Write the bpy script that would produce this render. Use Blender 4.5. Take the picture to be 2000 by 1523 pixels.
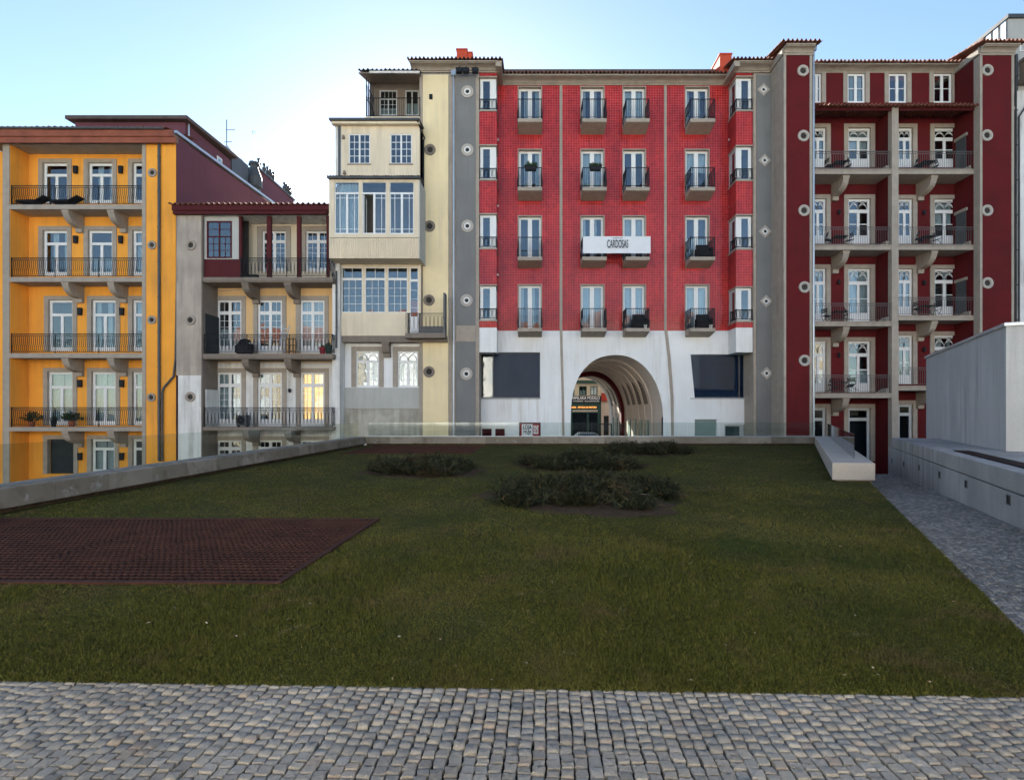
import bpy, math, random
import numpy as np
from mathutils import Matrix, Vector

for _o in list(bpy.data.objects):
    bpy.data.objects.remove(_o)
random.seed(7)
RNG = np.random.default_rng(11)
SC = bpy.context.scene
COL = SC.collection

# ------------------------------------------------------------------ camera, sky, sun, exposure
F, CX, HY, H = 1050.0, 1034.0, 803.0, 1.65      # focal length and principal point in photo pixels, eye height
cam_d = bpy.data.cameras.new('camera')
cam = bpy.data.objects.new('camera', cam_d)
COL.objects.link(cam)
cam.location = (0, 0, H)
cam.rotation_euler = (math.radians(90), 0, 0)
cam_d.sensor_fit = 'HORIZONTAL'
cam_d.sensor_width = 36
cam_d.lens = 36 * F / 2000
cam_d.shift_x = (1000 - CX) / 2000
cam_d.shift_y = (HY - 761.5) / 2000
cam_d.clip_start = 0.05
cam_d.clip_end = 3000
SC.camera = cam

SUN_EL, SUN_AZ = math.radians(21), math.radians(-9)     # low sun behind the cream house, so the square lies in shade
world = bpy.data.worlds.new('World')
SC.world = world
world.use_nodes = True
wn = world.node_tree
bg = wn.nodes['Background']
sky = wn.nodes.new('ShaderNodeTexSky')
sky.sky_type = 'NISHITA'
sky.sun_disc = False
sky.sun_elevation = SUN_EL
sky.sun_rotation = SUN_AZ
sky.altitude = 80
sky.air_density = 0.95
sky.dust_density = 0.2
sky.ozone_density = 1.6
wn.links.new(sky.outputs[0], bg.inputs[0])
bg.inputs[1].default_value = 0.05
sun_d = bpy.data.lights.new('sun', 'SUN')
sun_d.energy = 5.0
sun_d.angle = math.radians(0.5)
sun_d.color = (1, .94, .84)
sun = bpy.data.objects.new('sun', sun_d)
COL.objects.link(sun)
sd = Vector((math.sin(SUN_AZ) * math.cos(SUN_EL), math.cos(SUN_AZ) * math.cos(SUN_EL), math.sin(SUN_EL)))
sun.rotation_euler = sd.to_track_quat('Z', 'Y').to_euler()
sun.location = sd * 80
SC.view_settings.view_transform = 'Standard'
SC.view_settings.look = 'None'
SC.view_settings.exposure = 2.58
SC.view_settings.gamma = 1.0
SC.view_settings.use_curve_mapping = False
SC.cycles.max_bounces = 8
SC.cycles.diffuse_bounces = 4
SC.cycles.glossy_bounces = 4
SC.cycles.transmission_bounces = 4
SC.cycles.transparent_max_bounces = 16
SC.cycles.use_denoising = True
SC.cycles.sample_clamp_indirect = 6

def X(px, Y): return (px - CX) * Y / F
def Z(py, Y): return H + (HY - py) * Y / F

# ------------------------------------------------------------------ materials
MATS = {}
def nodes_of(name):
    m = bpy.data.materials.new(name)
    m.use_nodes = True
    nt = m.node_tree
    b = nt.nodes['Principled BSDF']
    return m, nt, b

def N(nt, typ, **kw):
    n = nt.nodes.new(typ)
    for k, v in kw.items():
        if k in n.inputs: n.inputs[k].default_value = v
        else: setattr(n, k, v)
    return n

def pos_vec(nt, scale=(1, 1, 1)):
    g = N(nt, 'ShaderNodeNewGeometry')
    mp = N(nt, 'ShaderNodeMapping')
    mp.inputs['Scale'].default_value = scale
    nt.links.new(g.outputs['Position'], mp.inputs['Vector'])
    return mp.outputs[0]

def ramp(nt, src, stops):
    r = N(nt, 'ShaderNodeValToRGB')
    e = r.color_ramp.elements
    while len(e) < len(stops): e.new(.5)
    for el, (p, c) in zip(e, stops):
        el.position = p
        el.color = (*c, 1) if len(c) == 3 else c
    nt.links.new(src, r.inputs[0])
    return r.outputs[0]

def mixc(nt, a, b, fac, mode='MIX'):
    m = N(nt, 'ShaderNodeMix')
    m.data_type = 'RGBA'
    m.blend_type = mode
    for sock, v in ((m.inputs[0], fac), (m.inputs[6], a), (m.inputs[7], b)):
        if isinstance(v, (int, float)): sock.default_value = v
        elif isinstance(v, tuple): sock.default_value = (*v[:3], 1)
        else: nt.links.new(v, sock)
    return m.outputs[2]

def noise(nt, vec, scale, detail=4, rough=.55, dist=0):
    n = N(nt, 'ShaderNodeTexNoise')
    n.inputs['Scale'].default_value = scale
    n.inputs['Detail'].default_value = detail
    n.inputs['Roughness'].default_value = rough
    n.inputs['Distortion'].default_value = dist
    nt.links.new(vec, n.inputs['Vector'])
    return n.outputs['Fac']

def bump(nt, b, h, strength=.3, dist=.01):
    bn = N(nt, 'ShaderNodeBump')
    bn.inputs['Strength'].default_value = strength
    bn.inputs['Distance'].default_value = dist
    nt.links.new(h, bn.inputs['Height'])
    nt.links.new(bn.outputs[0], b.inputs['Normal'])
    return bn

def surf(name, col, rough=.8, var=.18, scale=1.2, fine=60, streak=0.0, grime=(.12, .10, .08), bstr=.25, bdist=.004, metal=0, spec=.12, speck=0.0):
    """painted render, stone, metal: base colour with blotches, fine grain, weather streaks and fine relief"""
    m, nt, b = nodes_of(name)
    v = pos_vec(nt)
    big = noise(nt, v, scale, 5)
    fin = noise(nt, v, fine, 3)
    dk = tuple(c * (1 - var) for c in col)
    lt = tuple(min(1, c * (1 + var * .6)) for c in col)
    c = ramp(nt, big, [(.28, dk), (.72, lt)])
    if speck:
        sp = ramp(nt, fin, [(.38, tuple(x * (1 - speck) for x in (1, 1, 1))), (.62, (1, 1, 1))])
        c = mixc(nt, c, sp, 1.0, 'MULTIPLY')
    if streak:
        sv = pos_vec(nt, (2.3, 2.3, .16))
        st = noise(nt, sv, 1.6, 6, .65)
        patch = noise(nt, v, .35, 3)
        mu = N(nt, 'ShaderNodeMath', operation='MULTIPLY')
        s1 = ramp(nt, st, [(.44, (0, 0, 0)), (.66, (1, 1, 1))])
        s2 = ramp(nt, patch, [(.35, (0, 0, 0)), (.65, (streak, streak, streak))])
        nt.links.new(s1, mu.inputs[0]); nt.links.new(s2, mu.inputs[1])
        c = mixc(nt, c, tuple(g for g in grime), mu.outputs[0])
    nt.links.new(c, b.inputs['Base Color'])
    rr = ramp(nt, big, [(.2, (rough * .85,) * 3), (.8, (min(1, rough * 1.1),) * 3)])
    nt.links.new(rr, b.inputs['Roughness'])
    b.inputs['Metallic'].default_value = metal
    b.inputs['Specular IOR Level'].default_value = spec
    if bstr: bump(nt, b, fin, bstr, bdist)
    MATS[name] = m
    return m

def tile_mat():
    m, nt, b = nodes_of('red_glazed_tile')
    g = N(nt, 'ShaderNodeNewGeometry')
    s = N(nt, 'ShaderNodeSeparateXYZ'); nt.links.new(g.outputs['Position'], s.inputs[0])
    ad = N(nt, 'ShaderNodeMath', operation='ADD')
    nt.links.new(s.outputs[0], ad.inputs[0]); nt.links.new(s.outputs[1], ad.inputs[1])
    cb = N(nt, 'ShaderNodeCombineXYZ')
    nt.links.new(ad.outputs[0], cb.inputs[0]); nt.links.new(s.outputs[2], cb.inputs[1])
    br = N(nt, 'ShaderNodeTexBrick', offset=0.0, offset_frequency=1, squash=1.0)
    br.inputs['Color1'].default_value = (.36, .015, .016, 1)
    br.inputs['Color2'].default_value = (.45, .022, .021, 1)
    br.inputs['Mortar'].default_value = (.51, .062, .056, 1)  # joint colour lightened to carry the highlights along tile edges
    br.inputs['Scale'].default_value = 1
    br.inputs['Mortar Size'].default_value = .016
    br.inputs['Mortar Smooth'].default_value = .35
    br.inputs['Brick Width'].default_value = .155
    br.inputs['Row Height'].default_value = .155
    nt.links.new(cb.outputs[0], br.inputs['Vector'])
    v = pos_vec(nt)
    c = mixc(nt, br.outputs['Color'], ramp(nt, noise(nt, v, .5, 4), [(.25, (.66, .66, .80)), (.75, (1.22, 1.25, 1.1))]), 1.0, 'MULTIPLY')  # dark-to-bright blotches also paint in uneven reflections on the glaze
    st = noise(nt, pos_vec(nt, (1.6, 1.6, .14)), 1.5, 6, .65)
    c = mixc(nt, c, ramp(nt, st, [(.42, (1, 1, 1)), (.72, (.70, .66, .70))]), 1.0, 'MULTIPLY')
    wn_ = N(nt, 'ShaderNodeTexWhiteNoise', noise_dimensions='2D')
    fl = N(nt, 'ShaderNodeVectorMath', operation='SNAP'); fl.inputs[1].default_value = (.155, .155, 1)
    nt.links.new(cb.outputs[0], fl.inputs[0]); nt.links.new(fl.outputs[0], wn_.inputs['Vector'])
    c = mixc(nt, c, ramp(nt, wn_.outputs['Value'], [(0, (.85, .84, .85)), (.5, (1, 1, 1)), (1, (1.12, 1.13, 1.12))]), 1.0, 'MULTIPLY')
    nt.links.new(c, b.inputs['Base Color'])
    nt.links.new(ramp(nt, br.outputs['Fac'], [(0, (.13,) * 3), (1, (.7,) * 3)]), b.inputs['Roughness'])
    b.inputs['Specular IOR Level'].default_value = .38
    inv = N(nt, 'ShaderNodeMath', operation='SUBTRACT'); inv.inputs[0].default_value = 1
    nt.links.new(br.outputs['Fac'], inv.inputs[1])
    wob = noise(nt, v, 5, 3)
    mm = N(nt, 'ShaderNodeMath', operation='ADD')
    nt.links.new(inv.outputs[0], mm.inputs[0]); nt.links.new(wob, mm.inputs[1])
    bump(nt, b, mm.outputs[0], .25, .012)
    MATS['tile'] = m

def glass_mat(name, tint=(.75, .82, .85), refl=3.2, wob=.02, rough=.02):
    m, nt, b = nodes_of(name)
    nt.nodes.remove(b)
    out = nt.nodes['Material Output']
    tr = N(nt, 'ShaderNodeBsdfTransparent'); tr.inputs[0].default_value = (*tint, 1)
    gl = N(nt, 'ShaderNodeBsdfGlossy'); gl.inputs['Roughness'].default_value = rough
    fr = N(nt, 'ShaderNodeLayerWeight'); fr.inputs[0].default_value = .5
    pw = N(nt, 'ShaderNodeMath', operation='POWER'); pw.inputs[1].default_value = 5
    nt.links.new(fr.outputs['Facing'], pw.inputs[0])
    mu = N(nt, 'ShaderNodeMath', operation='MULTIPLY_ADD', use_clamp=True); mu.inputs[1].default_value = 1; mu.inputs[2].default_value = .042 * refl
    nt.links.new(pw.outputs[0], mu.inputs[0])
    mx = N(nt, 'ShaderNodeMixShader')
    nt.links.new(mu.outputs[0], mx.inputs[0]); nt.links.new(tr.outputs[0], mx.inputs[1]); nt.links.new(gl.outputs[0], mx.inputs[2])
    if wob:
        bn = N(nt, 'ShaderNodeBump'); bn.inputs['Strength'].default_value = wob; bn.inputs['Distance'].default_value = .3
        nt.links.new(noise(nt, pos_vec(nt), 1.1, 2), bn.inputs['Height'])
        nt.links.new(bn.outputs[0], gl.inputs['Normal']); nt.links.new(bn.outputs[0], fr.inputs['Normal'])
    nt.links.new(mx.outputs[0], out.inputs[0])
    MATS[name] = m

def emit_mat(name, col, s):
    m, nt, b = nodes_of(name)
    b.inputs['Base Color'].default_value = (*col, 1)
    b.inputs['Emission Color'].default_value = (*col, 1)
    b.inputs['Emission Strength'].default_value = s
    MATS[name] = m

def island_mat(name, stops, rough=.8, fine=70, bstr=.5, bdist=.004, spec=.15, extra=None):
    """per-piece colour: random per island and per object"""
    m, nt, b = nodes_of(name)
    g = N(nt, 'ShaderNodeNewGeometry'); oi = N(nt, 'ShaderNodeObjectInfo')
    a = N(nt, 'ShaderNodeMath', operation='ADD'); fr = N(nt, 'ShaderNodeMath', operation='FRACT')
    nt.links.new(g.outputs['Random Per Island'], a.inputs[0]); nt.links.new(oi.outputs['Random'], a.inputs[1]); nt.links.new(a.outputs[0], fr.inputs[0])
    c = ramp(nt, fr.outputs[0], stops)
    v = pos_vec(nt)
    fin = noise(nt, v, fine, 4, .65)
    c = mixc(nt, c, ramp(nt, fin, [(.3, (.74,) * 3), (.7, (1.14,) * 3)]), 1.0, 'MULTIPLY')
    c = mixc(nt, c, ramp(nt, noise(nt, v, .9, 4), [(.3, (.78, .77, .76)), (.7, (1.08,) * 3)]), 1.0, 'MULTIPLY')
    if extra:   # wandering patches of other growth
        for col2, sc, lo, hi in extra:
            c = mixc(nt, c, col2, ramp(nt, noise(nt, v, sc, 4, .6, .6), [(lo, (0, 0, 0)), (hi, (.8, .8, .8))]))
    nt.links.new(c, b.inputs['Base Color'])
    b.inputs['Roughness'].default_value = rough
    b.inputs['Specular IOR Level'].default_value = spec
    bump(nt, b, fin, bstr, bdist)
    MATS[name] = m

surf('orange', (.88, .375, .055), var=.13, scale=.5, streak=.55, grime=(.48, .23, .07), fine=40)
surf('wine', (.112, .0125, .014), var=.22, scale=.6, fine=40, streak=.5, grime=(.065, .016, .018))
surf('purple', (.135, .055, .075), var=.14, scale=.5, fine=40, streak=.3, grime=(.08, .04, .05))
surf('white', (.78, .785, .775), var=.07, scale=.5, fine=45, streak=.6, grime=(.50, .47, .40))
surf('white_old', (.72, .71, .68), var=.12, scale=.9, fine=40, streak=.9, grime=(.30, .27, .23))
surf('grey_render', (.195, .195, .19), var=.14, scale=.7, fine=45, streak=.3, grime=(.14, .13, .12))
surf('cream', (.80, .66, .40), var=.10, scale=.5, fine=45, streak=.65, grime=(.55, .46, .33))
surf('cream_pale', (.72, .62, .46), var=.12, scale=.7, fine=45, streak=.7, grime=(.48, .40, .30))
surf('peach', (.72, .47, .22), var=.10, scale=.8, fine=45, streak=.4, grime=(.45, .32, .20))
surf('beige_stain', (.42, .36, .30), var=.22, scale=.8, fine=30, streak=1.0, grime=(.20, .17, .15))
surf('panel_grey', (.44, .44, .41), var=.08, scale=.9, fine=40, streak=.5, grime=(.30, .29, .27))
surf('mottled', (.42, .40, .34), var=.30, scale=1.3, fine=30, streak=.9, grime=(.22, .20, .16))
surf('stone', (.40, .345, .285), var=.14, scale=2.5, fine=90, streak=.5, grime=(.22, .19, .16), speck=.18, bstr=.3)
surf('stone_dark', (.24, .20, .165), var=.16, scale=2.0, fine=70, streak=.5, grime=(.12, .10, .08), speck=.15)
surf('granite', (.25, .222, .185), var=.26, scale=1.6, fine=130, streak=.9, grime=(.20, .17, .13), speck=.35, bstr=.4)
surf('granite_light', (.52, .47, .41), var=.08, scale=1.6, fine=140, speck=.38, bstr=.35)
surf('concrete', (.38, .37, .355), var=.24, scale=1.1, fine=70, streak=1.0, grime=(.17, .17, .165), speck=.22, bstr=.5, bdist=.006)
surf('concrete_white', (.45, .455, .455), var=.16, scale=.7, fine=55, streak=.9, grime=(.29, .29, .285), speck=.12, bstr=.5, bdist=.006)
surf('frame_white', (.74, .74, .72), rough=.45, var=.05, scale=3, fine=50, bstr=.08)
surf('frame_grey', (.48, .50, .50), rough=.5, var=.06, scale=3, fine=50, bstr=.08)
surf('iron', (.016, .018, .022), rough=.5, var=.2, fine=50, bstr=.1)
surf('iron_grey', (.13, .13, .13), rough=.55, var=.2, fine=50, bstr=.1)
surf('zinc', (.42, .45, .48), rough=.42, var=.15, fine=40, metal=.7, bstr=.08)
surf('zinc_dark', (.09, .095, .10), rough=.5, var=.2, fine=40, metal=.3, bstr=.1)
surf('fascia', (.27, .088, .055), rough=.6, var=.28, scale=1.4, fine=40, bstr=.2)
surf('wine_paint', (.075, .012, .014), rough=.5, var=.15, fine=40, bstr=.1)
surf('roof_tile', (.26, .105, .07), rough=.75, var=.35, scale=3, fine=40, streak=.6, grime=(.09, .08, .07))
surf('roof_tile_dark', (.10, .075, .07), rough=.75, var=.3, scale=3, fine=40)
surf('chimney_red', (.55, .085, .045), rough=.7, var=.12, fine=40)
surf('unlit_interior', (.050, .046, .042), rough=.9, var=.4, scale=.9, bstr=0)  # near-black colour paints the darkness of rooms and vent holes
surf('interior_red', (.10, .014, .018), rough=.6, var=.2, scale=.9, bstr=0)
surf('door_green', (.20, .27, .25), rough=.5, var=.08, fine=40, bstr=.1)
surf('door_dark', (.030, .036, .040), rough=.5, var=.2, fine=40, bstr=.1)
surf('curtain', (.72, .71, .66), rough=.9, var=.05, scale=4, fine=200, bstr=.1)
surf('wood', (.30, .17, .085), rough=.6, var=.25, scale=6, fine=60)
surf('dark_cloth', (.020, .021, .023), rough=.8, var=.3, scale=5, fine=80)
surf('terracotta', (.30, .10, .05), rough=.8, var=.2, fine=60)
surf('plastic_white', (.75, .75, .74), rough=.4, var=.05, fine=60, bstr=.05)
surf('green_paint', (.025, .055, .045), rough=.5, var=.2, fine=50, bstr=.1)
surf('soil', (.085, .055, .032), rough=.95, var=.45, scale=6, fine=50, bstr=.8, bdist=.02, speck=.4)
surf('mortar', (.042, .037, .030), rough=.95, var=.3, fine=120, bstr=.6)
surf('asphalt', (.06, .06, .062), rough=.9, var=.2, fine=80)
surf('lawn_base', (.045, .052, .014), rough=.95, var=.45, scale=1.1, fine=45, bstr=.8, bdist=.02, speck=.35)
surf('corten', (.060, .026, .019), rough=.75, var=.35, scale=2.2, fine=60, bstr=.3, speck=.2)
surf('corten_dark', (.020, .010, .009), rough=.9, var=.3, fine=60, bstr=.3)
surf('vault', (.76, .66, .57), var=.10, scale=.6, fine=40, streak=.3, grime=(.40, .34, .30))
surf('ochre', (.42, .36, .26), var=.10, scale=.7, fine=40, streak=.4, grime=(.35, .28, .2))
surf('car_paint', (.62, .64, .66), rough=.25, var=.03, fine=30, bstr=0, spec=.6)
surf('rubber', (.02, .02, .02), rough=.8, fine=40)
surf('ink', (.06, .06, .07), rough=.7, var=.1, bstr=0)
surf('ink_white', (.80, .79, .76), rough=.7, var=.05, bstr=0)
surf('banner_cloth', (.72, .73, .74), rough=.75, var=.05, scale=2, fine=90, bstr=.1)
surf('poster_red', (.34, .03, .04), rough=.5, var=.15, bstr=0)
surf('blue_cloth', (.10, .17, .30), rough=.8, fine=60)
surf('orange_cloth', (.60, .07, .02), rough=.8, fine=60)
surf('shop_gloom', (.030, .044, .068), rough=.6, var=.2, bstr=0)  # navy that paints the darkness behind the shop glass
tile_mat()
glass_mat('glass', refl=2.6)
glass_mat('glass_shop', tint=(.72, .80, .88), refl=.12, wob=.004)
glass_mat('glass_rail', tint=(.90, .935, .92), refl=1.2, wob=0, rough=.04)
emit_mat('lamp_glow', (1, .52, .14), .26)
emit_mat('sign_glow', (1, .36, .08), .45)
island_mat('cobble', [(0, (.275, .242, .200)), (.3, (.35, .308, .252)), (.55, (.385, .334, .266)), (.75, (.325, .293, .248)), (.92, (.42, .372, .308)), (1, (.365, .285, .215))], fine=110)
island_mat('path_sett', [(0, (.135, .130, .122)), (.5, (.21, .20, .187)), (1, (.31, .29, .265))], fine=120)
island_mat('juniper', [(0, (.009, .012, .006)), (.4, (.020, .026, .013)), (.75, (.040, .047, .025)), (.92, (.062, .060, .030)), (1, (.10, .070, .035))], rough=.75, fine=30, bstr=0, extra=[((.075, .046, .026), 1.5, .56, .70)])
island_mat('grass', [(0, (.046, .050, .007)), (.4, (.074, .079, .011)), (.75, (.104, .104, .016)), (.93, (.138, .120, .026)), (1, (.21, .175, .06))], rough=.7, fine=9, bstr=0, extra=[((.150, .128, .034), .42, .48, .70), ((.125, .085, .038), 1.3, .55, .70), ((.034, .054, .012), .5, .54, .68), ((.21, .17, .085), 3.2, .64, .76)])
island_mat('coping', [(0, (.185, .158, .122)), (.5, (.25, .217, .172)), (1, (.31, .275, .225))], rough=.85, fine=120, bstr=.4, extra=[((.125, .098, .066), 1.6, .50, .70), ((.36, .35, .33), 3.5, .62, .74)])
island_mat('leaf_green', [(0, (.020, .045, .016)), (1, (.05, .09, .03))], rough=.5, fine=30, bstr=0)
island_mat('litter', [(0, (.30, .25, .15)), (.5, (.22, .14, .07)), (1, (.50, .46, .36))], rough=.8, fine=60, bstr=0)

# ------------------------------------------------------------------ mesh helpers
class MB:
    def __init__(s): s.v, s.f = [], []
    def poly(s, *p):
        i = len(s.v); s.v.extend(p); s.f.append(tuple(range(i, i + len(p))))
        return s
    def box(s, x0, x1, y0, y1, z0, z1):
        i = len(s.v)
        s.v += [(x0, y0, z0), (x1, y0, z0), (x1, y1, z0), (x0, y1, z0), (x0, y0, z1), (x1, y0, z1), (x1, y1, z1), (x0, y1, z1)]
        s.f += [(i, i + 3, i + 2, i + 1), (i + 4, i + 5, i + 6, i + 7), (i, i + 1, i + 5, i + 4), (i + 1, i + 2, i + 6, i + 5), (i + 2, i + 3, i + 7, i + 6), (i + 3, i, i + 4, i + 7)]
        return s
    def hexa(s, b, t):
        """b, t: four corners below and above (counter-clockwise seen from above)"""
        i = len(s.v); s.v += list(b) + list(t)
        s.f += [(i + 3, i + 2, i + 1, i), (i + 4, i + 5, i + 6, i + 7)] + [(i + k, i + (k + 1) % 4, i + 4 + (k + 1) % 4, i + 4 + k) for k in range(4)]
        return s
    def plate(s, x0, x1, z0, z1, y0, y1, holes=(), back=False):
        """upright slab facing the camera with rectangular openings that have real reveals"""
        xs = sorted({x0, x1, *[min(max(h[k], x0), x1) for h in holes for k in (0, 1)]})
        zs = sorted({z0, z1, *[min(max(h[k], z0), z1) for h in holes for k in (2, 3)]})
        def inh(cx, cz): return any(h[0] < cx < h[1] and h[2] < cz < h[3] for h in holes)
        solid = {}
        for a in range(len(xs) - 1):
            for c in range(len(zs) - 1):
                solid[a, c] = not inh((xs[a] + xs[a + 1]) / 2, (zs[c] + zs[c + 1]) / 2)
        for (a, c), ok in solid.items():
            if not ok: continue
            xa, xb, za, zb = xs[a], xs[a + 1], zs[c], zs[c + 1]
            s.poly((xa, y0, za), (xb, y0, za), (xb, y0, zb), (xa, y0, zb))
            if back: s.poly((xa, y1, zb), (xb, y1, zb), (xb, y1, za), (xa, y1, za))
            if not solid.get((a - 1, c), False): s.poly((xa, y0, za), (xa, y0, zb), (xa, y1, zb), (xa, y1, za))
            if not solid.get((a + 1, c), False): s.poly((xb, y0, zb), (xb, y0, za), (xb, y1, za), (xb, y1, zb))
            if not solid.get((a, c - 1), False): s.poly((xa, y0, za), (xa, y1, za), (xb, y1, za), (xb, y0, za))
            if not solid.get((a, c + 1), False): s.poly((xa, y1, zb), (xa, y0, zb), (xb, y0, zb), (xb, y1, zb))
        return s
    def prism(s, poly, a, b, axis='x'):
        """extrude a 2D outline; axis x: outline is (y,z); axis y: (x,z); axis z: (x,y)"""
        def P(p, t): return {'x': (t, p[0], p[1]), 'y': (p[0], t, p[1]), 'z': (p[0], p[1], t)}[axis]
        n = len(poly); i = len(s.v)
        s.v += [P(p, a) for p in poly] + [P(p, b) for p in poly]
        s.f += [tuple(range(i, i + n)), tuple(range(i + 2 * n - 1, i + n - 1, -1))]
        s.f += [(i + k, i + n + k, i + n + (k + 1) % n, i + (k + 1) % n) for k in range(n)]
        return s
    def tube(s, path, r, n=6, closed=False):
        path = [Vector(p) for p in path]; m = len(path)
        i0 = len(s.v)
        for k, p in enumerate(path):
            a = path[(k - 1) % m] if (closed or k > 0) else p
            b = path[(k + 1) % m] if (closed or k < m - 1) else p
            d = (b - a).normalized() if (b - a).length > 1e-9 else Vector((0, 0, 1))
            u = d.cross(Vector((0, 0, 1)))
            if u.length < 1e-3: u = d.cross(Vector((0, 1, 0)))
            u.normalize(); w = d.cross(u)
            rr = r[k] if isinstance(r, (list, tuple)) else r
            for j in range(n):
                t = 2 * math.pi * (j + .5) / n
                q = p + u * (math.cos(t) * rr) + w * (math.sin(t) * rr)
                s.v.append(tuple(q))
        for k in range(m if closed else m - 1):
            for j in range(n):
                a, b = i0 + k * n, i0 + ((k + 1) % m) * n
                s.f.append((a + j, a + (j + 1) % n, b + (j + 1) % n, b + j))
        if not closed:
            s.f.append(tuple(i0 + j for j in range(n - 1, -1, -1))); s.f.append(tuple(i0 + (m - 1) * n + j for j in range(n)))
        return s
    def ring(s, cx, cz, prof, n=24, square=False):
        """turned shape about an axis along y; prof = [(radius, y), ...]; square = four-sided, on its corner"""
        if square: n = 4
        i0 = len(s.v)
        for r, y in prof:
            for j in range(n):
                t = 2 * math.pi * j / n
                s.v.append((cx + r * math.cos(t), y, cz + r * math.sin(t)))
        for k in range(len(prof) - 1):
            for j in range(n):
                a, b = i0 + k * n, i0 + (k + 1) * n
                s.f.append((a + j, a + (j + 1) % n, b + (j + 1) % n, b + j))
        return s
    def lathe(s, cx, cy, prof, n=16):
        """turned shape about a vertical axis; prof = [(radius, z), ...]"""
        i0 = len(s.v)
        for r, z in prof:
            for j in range(n):
                t = 2 * math.pi * j / n
                s.v.append((cx + r * math.cos(t), cy + r * math.sin(t), z))
        for k in range(len(prof) - 1):
            for j in range(n):
                a, b = i0 + k * n, i0 + (k + 1) * n
                s.f.append((a + j, a + (j + 1) % n, b + (j + 1) % n, b + j))
        s.f.append(tuple(i0 + j for j in range(n - 1, -1, -1))); s.f.append(tuple(i0 + (len(prof) - 1) * n + j for j in range(n)))
        return s
    def build(s, name, mat, parent=None, smooth=False, label=None, kind=None, fix=True):
        me = bpy.data.meshes.new(name)
        me.from_pydata(s.v, [], s.f)
        if smooth: me.polygons.foreach_set('use_smooth', [True] * len(me.polygons))
        me.materials.append(MATS[mat])
        me.update()
        return put(name, me, parent, label, kind)

def put(name, me, parent=None, label=None, kind=None):
    o = bpy.data.objects.new(name, me)
    COL.objects.link(o)
    if parent is not None:
        o.parent = parent
        if parent.type == 'EMPTY': o.matrix_parent_inverse = Matrix.Translation(-parent.location)
    if label: o['label'] = label
    if kind: o['kind'] = kind
    return o

def thing(name, label, cat, loc, group=None):
    o = bpy.data.objects.new(name, None)
    o.empty_display_size = .3
    COL.objects.link(o)
    o.location = loc
    o['label'] = label; o['category'] = cat
    if group: o['group'] = group
    return o

def tag(o, label, cat, group=None):
    o['label'] = label; o['category'] = cat
    if group: o['group'] = group
    return o

def mesh_np(name, verts, faces_tri, mat, parent=None, label=None, kind=None, smooth=False):
    me = bpy.data.meshes.new(name)
    nv, nf = len(verts), len(faces_tri)
    me.vertices.add(nv); me.vertices.foreach_set('co', np.asarray(verts, dtype=np.float32).ravel())
    me.loops.add(nf * 3); me.loops.foreach_set('vertex_index', np.asarray(faces_tri, dtype=np.int32).ravel())
    me.polygons.add(nf); me.polygons.foreach_set('loop_start', np.arange(0, nf * 3, 3, dtype=np.int32))
    if smooth: me.polygons.foreach_set('use_smooth', np.ones(nf, dtype=bool))
    me.materials.append(MATS[mat])
    me.update(); me.validate()
    return put(name, me, parent, label, kind)

def text(body, mat, parent, loc, size, sx=1.0, rot=(math.pi / 2, 0, 0), extrude=.004, align='CENTER', name='lettering', bold=0.0):
    cu = bpy.data.curves.new(name, 'FONT')
    cu.body = body; cu.size = size; cu.extrude = extrude; cu.offset = bold
    cu.align_x = align; cu.align_y = 'CENTER'
    cu.materials.append(MATS[mat])
    tmp = bpy.data.objects.new(name, cu)
    me = bpy.data.meshes.new_from_object(tmp)
    bpy.data.objects.remove(tmp)
    o = bpy.data.objects.new(name, me)
    COL.objects.link(o)
    o.location = loc; o.rotation_euler = rot; o.scale = (sx, 1, 1)
    if parent is not None:
        o.parent = parent
        if parent.type == 'EMPTY': o.matrix_parent_inverse = Matrix.Translation(-parent.location)
    return o

# ------------------------------------------------------------------ building-part helpers
def curtain(par, x0, x1, z0, z1, y, waves=5, mat='curtain'):
    n = max(8, int(waves * 6))
    mb = MB()
    i = 0
    for k in range(n + 1):
        t = k / n
        yy = y + .035 * math.sin(t * waves * 2 * math.pi) + .012 * math.sin(t * waves * 5.3)
        xx = x0 + (x1 - x0) * t
        mb.v += [(xx, yy, z0), (xx, yy, z1)]
        if k: mb.f.append((2 * k - 2, 2 * k, 2 * k + 1, 2 * k - 1))
    return mb.build('curtain', mat, par, smooth=True)

def pane(par, x0, x1, z0, z1, y, glass):
    return MB().box(x0, x1, y, y + .008, z0, z1).build('pane', glass, par)

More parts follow.
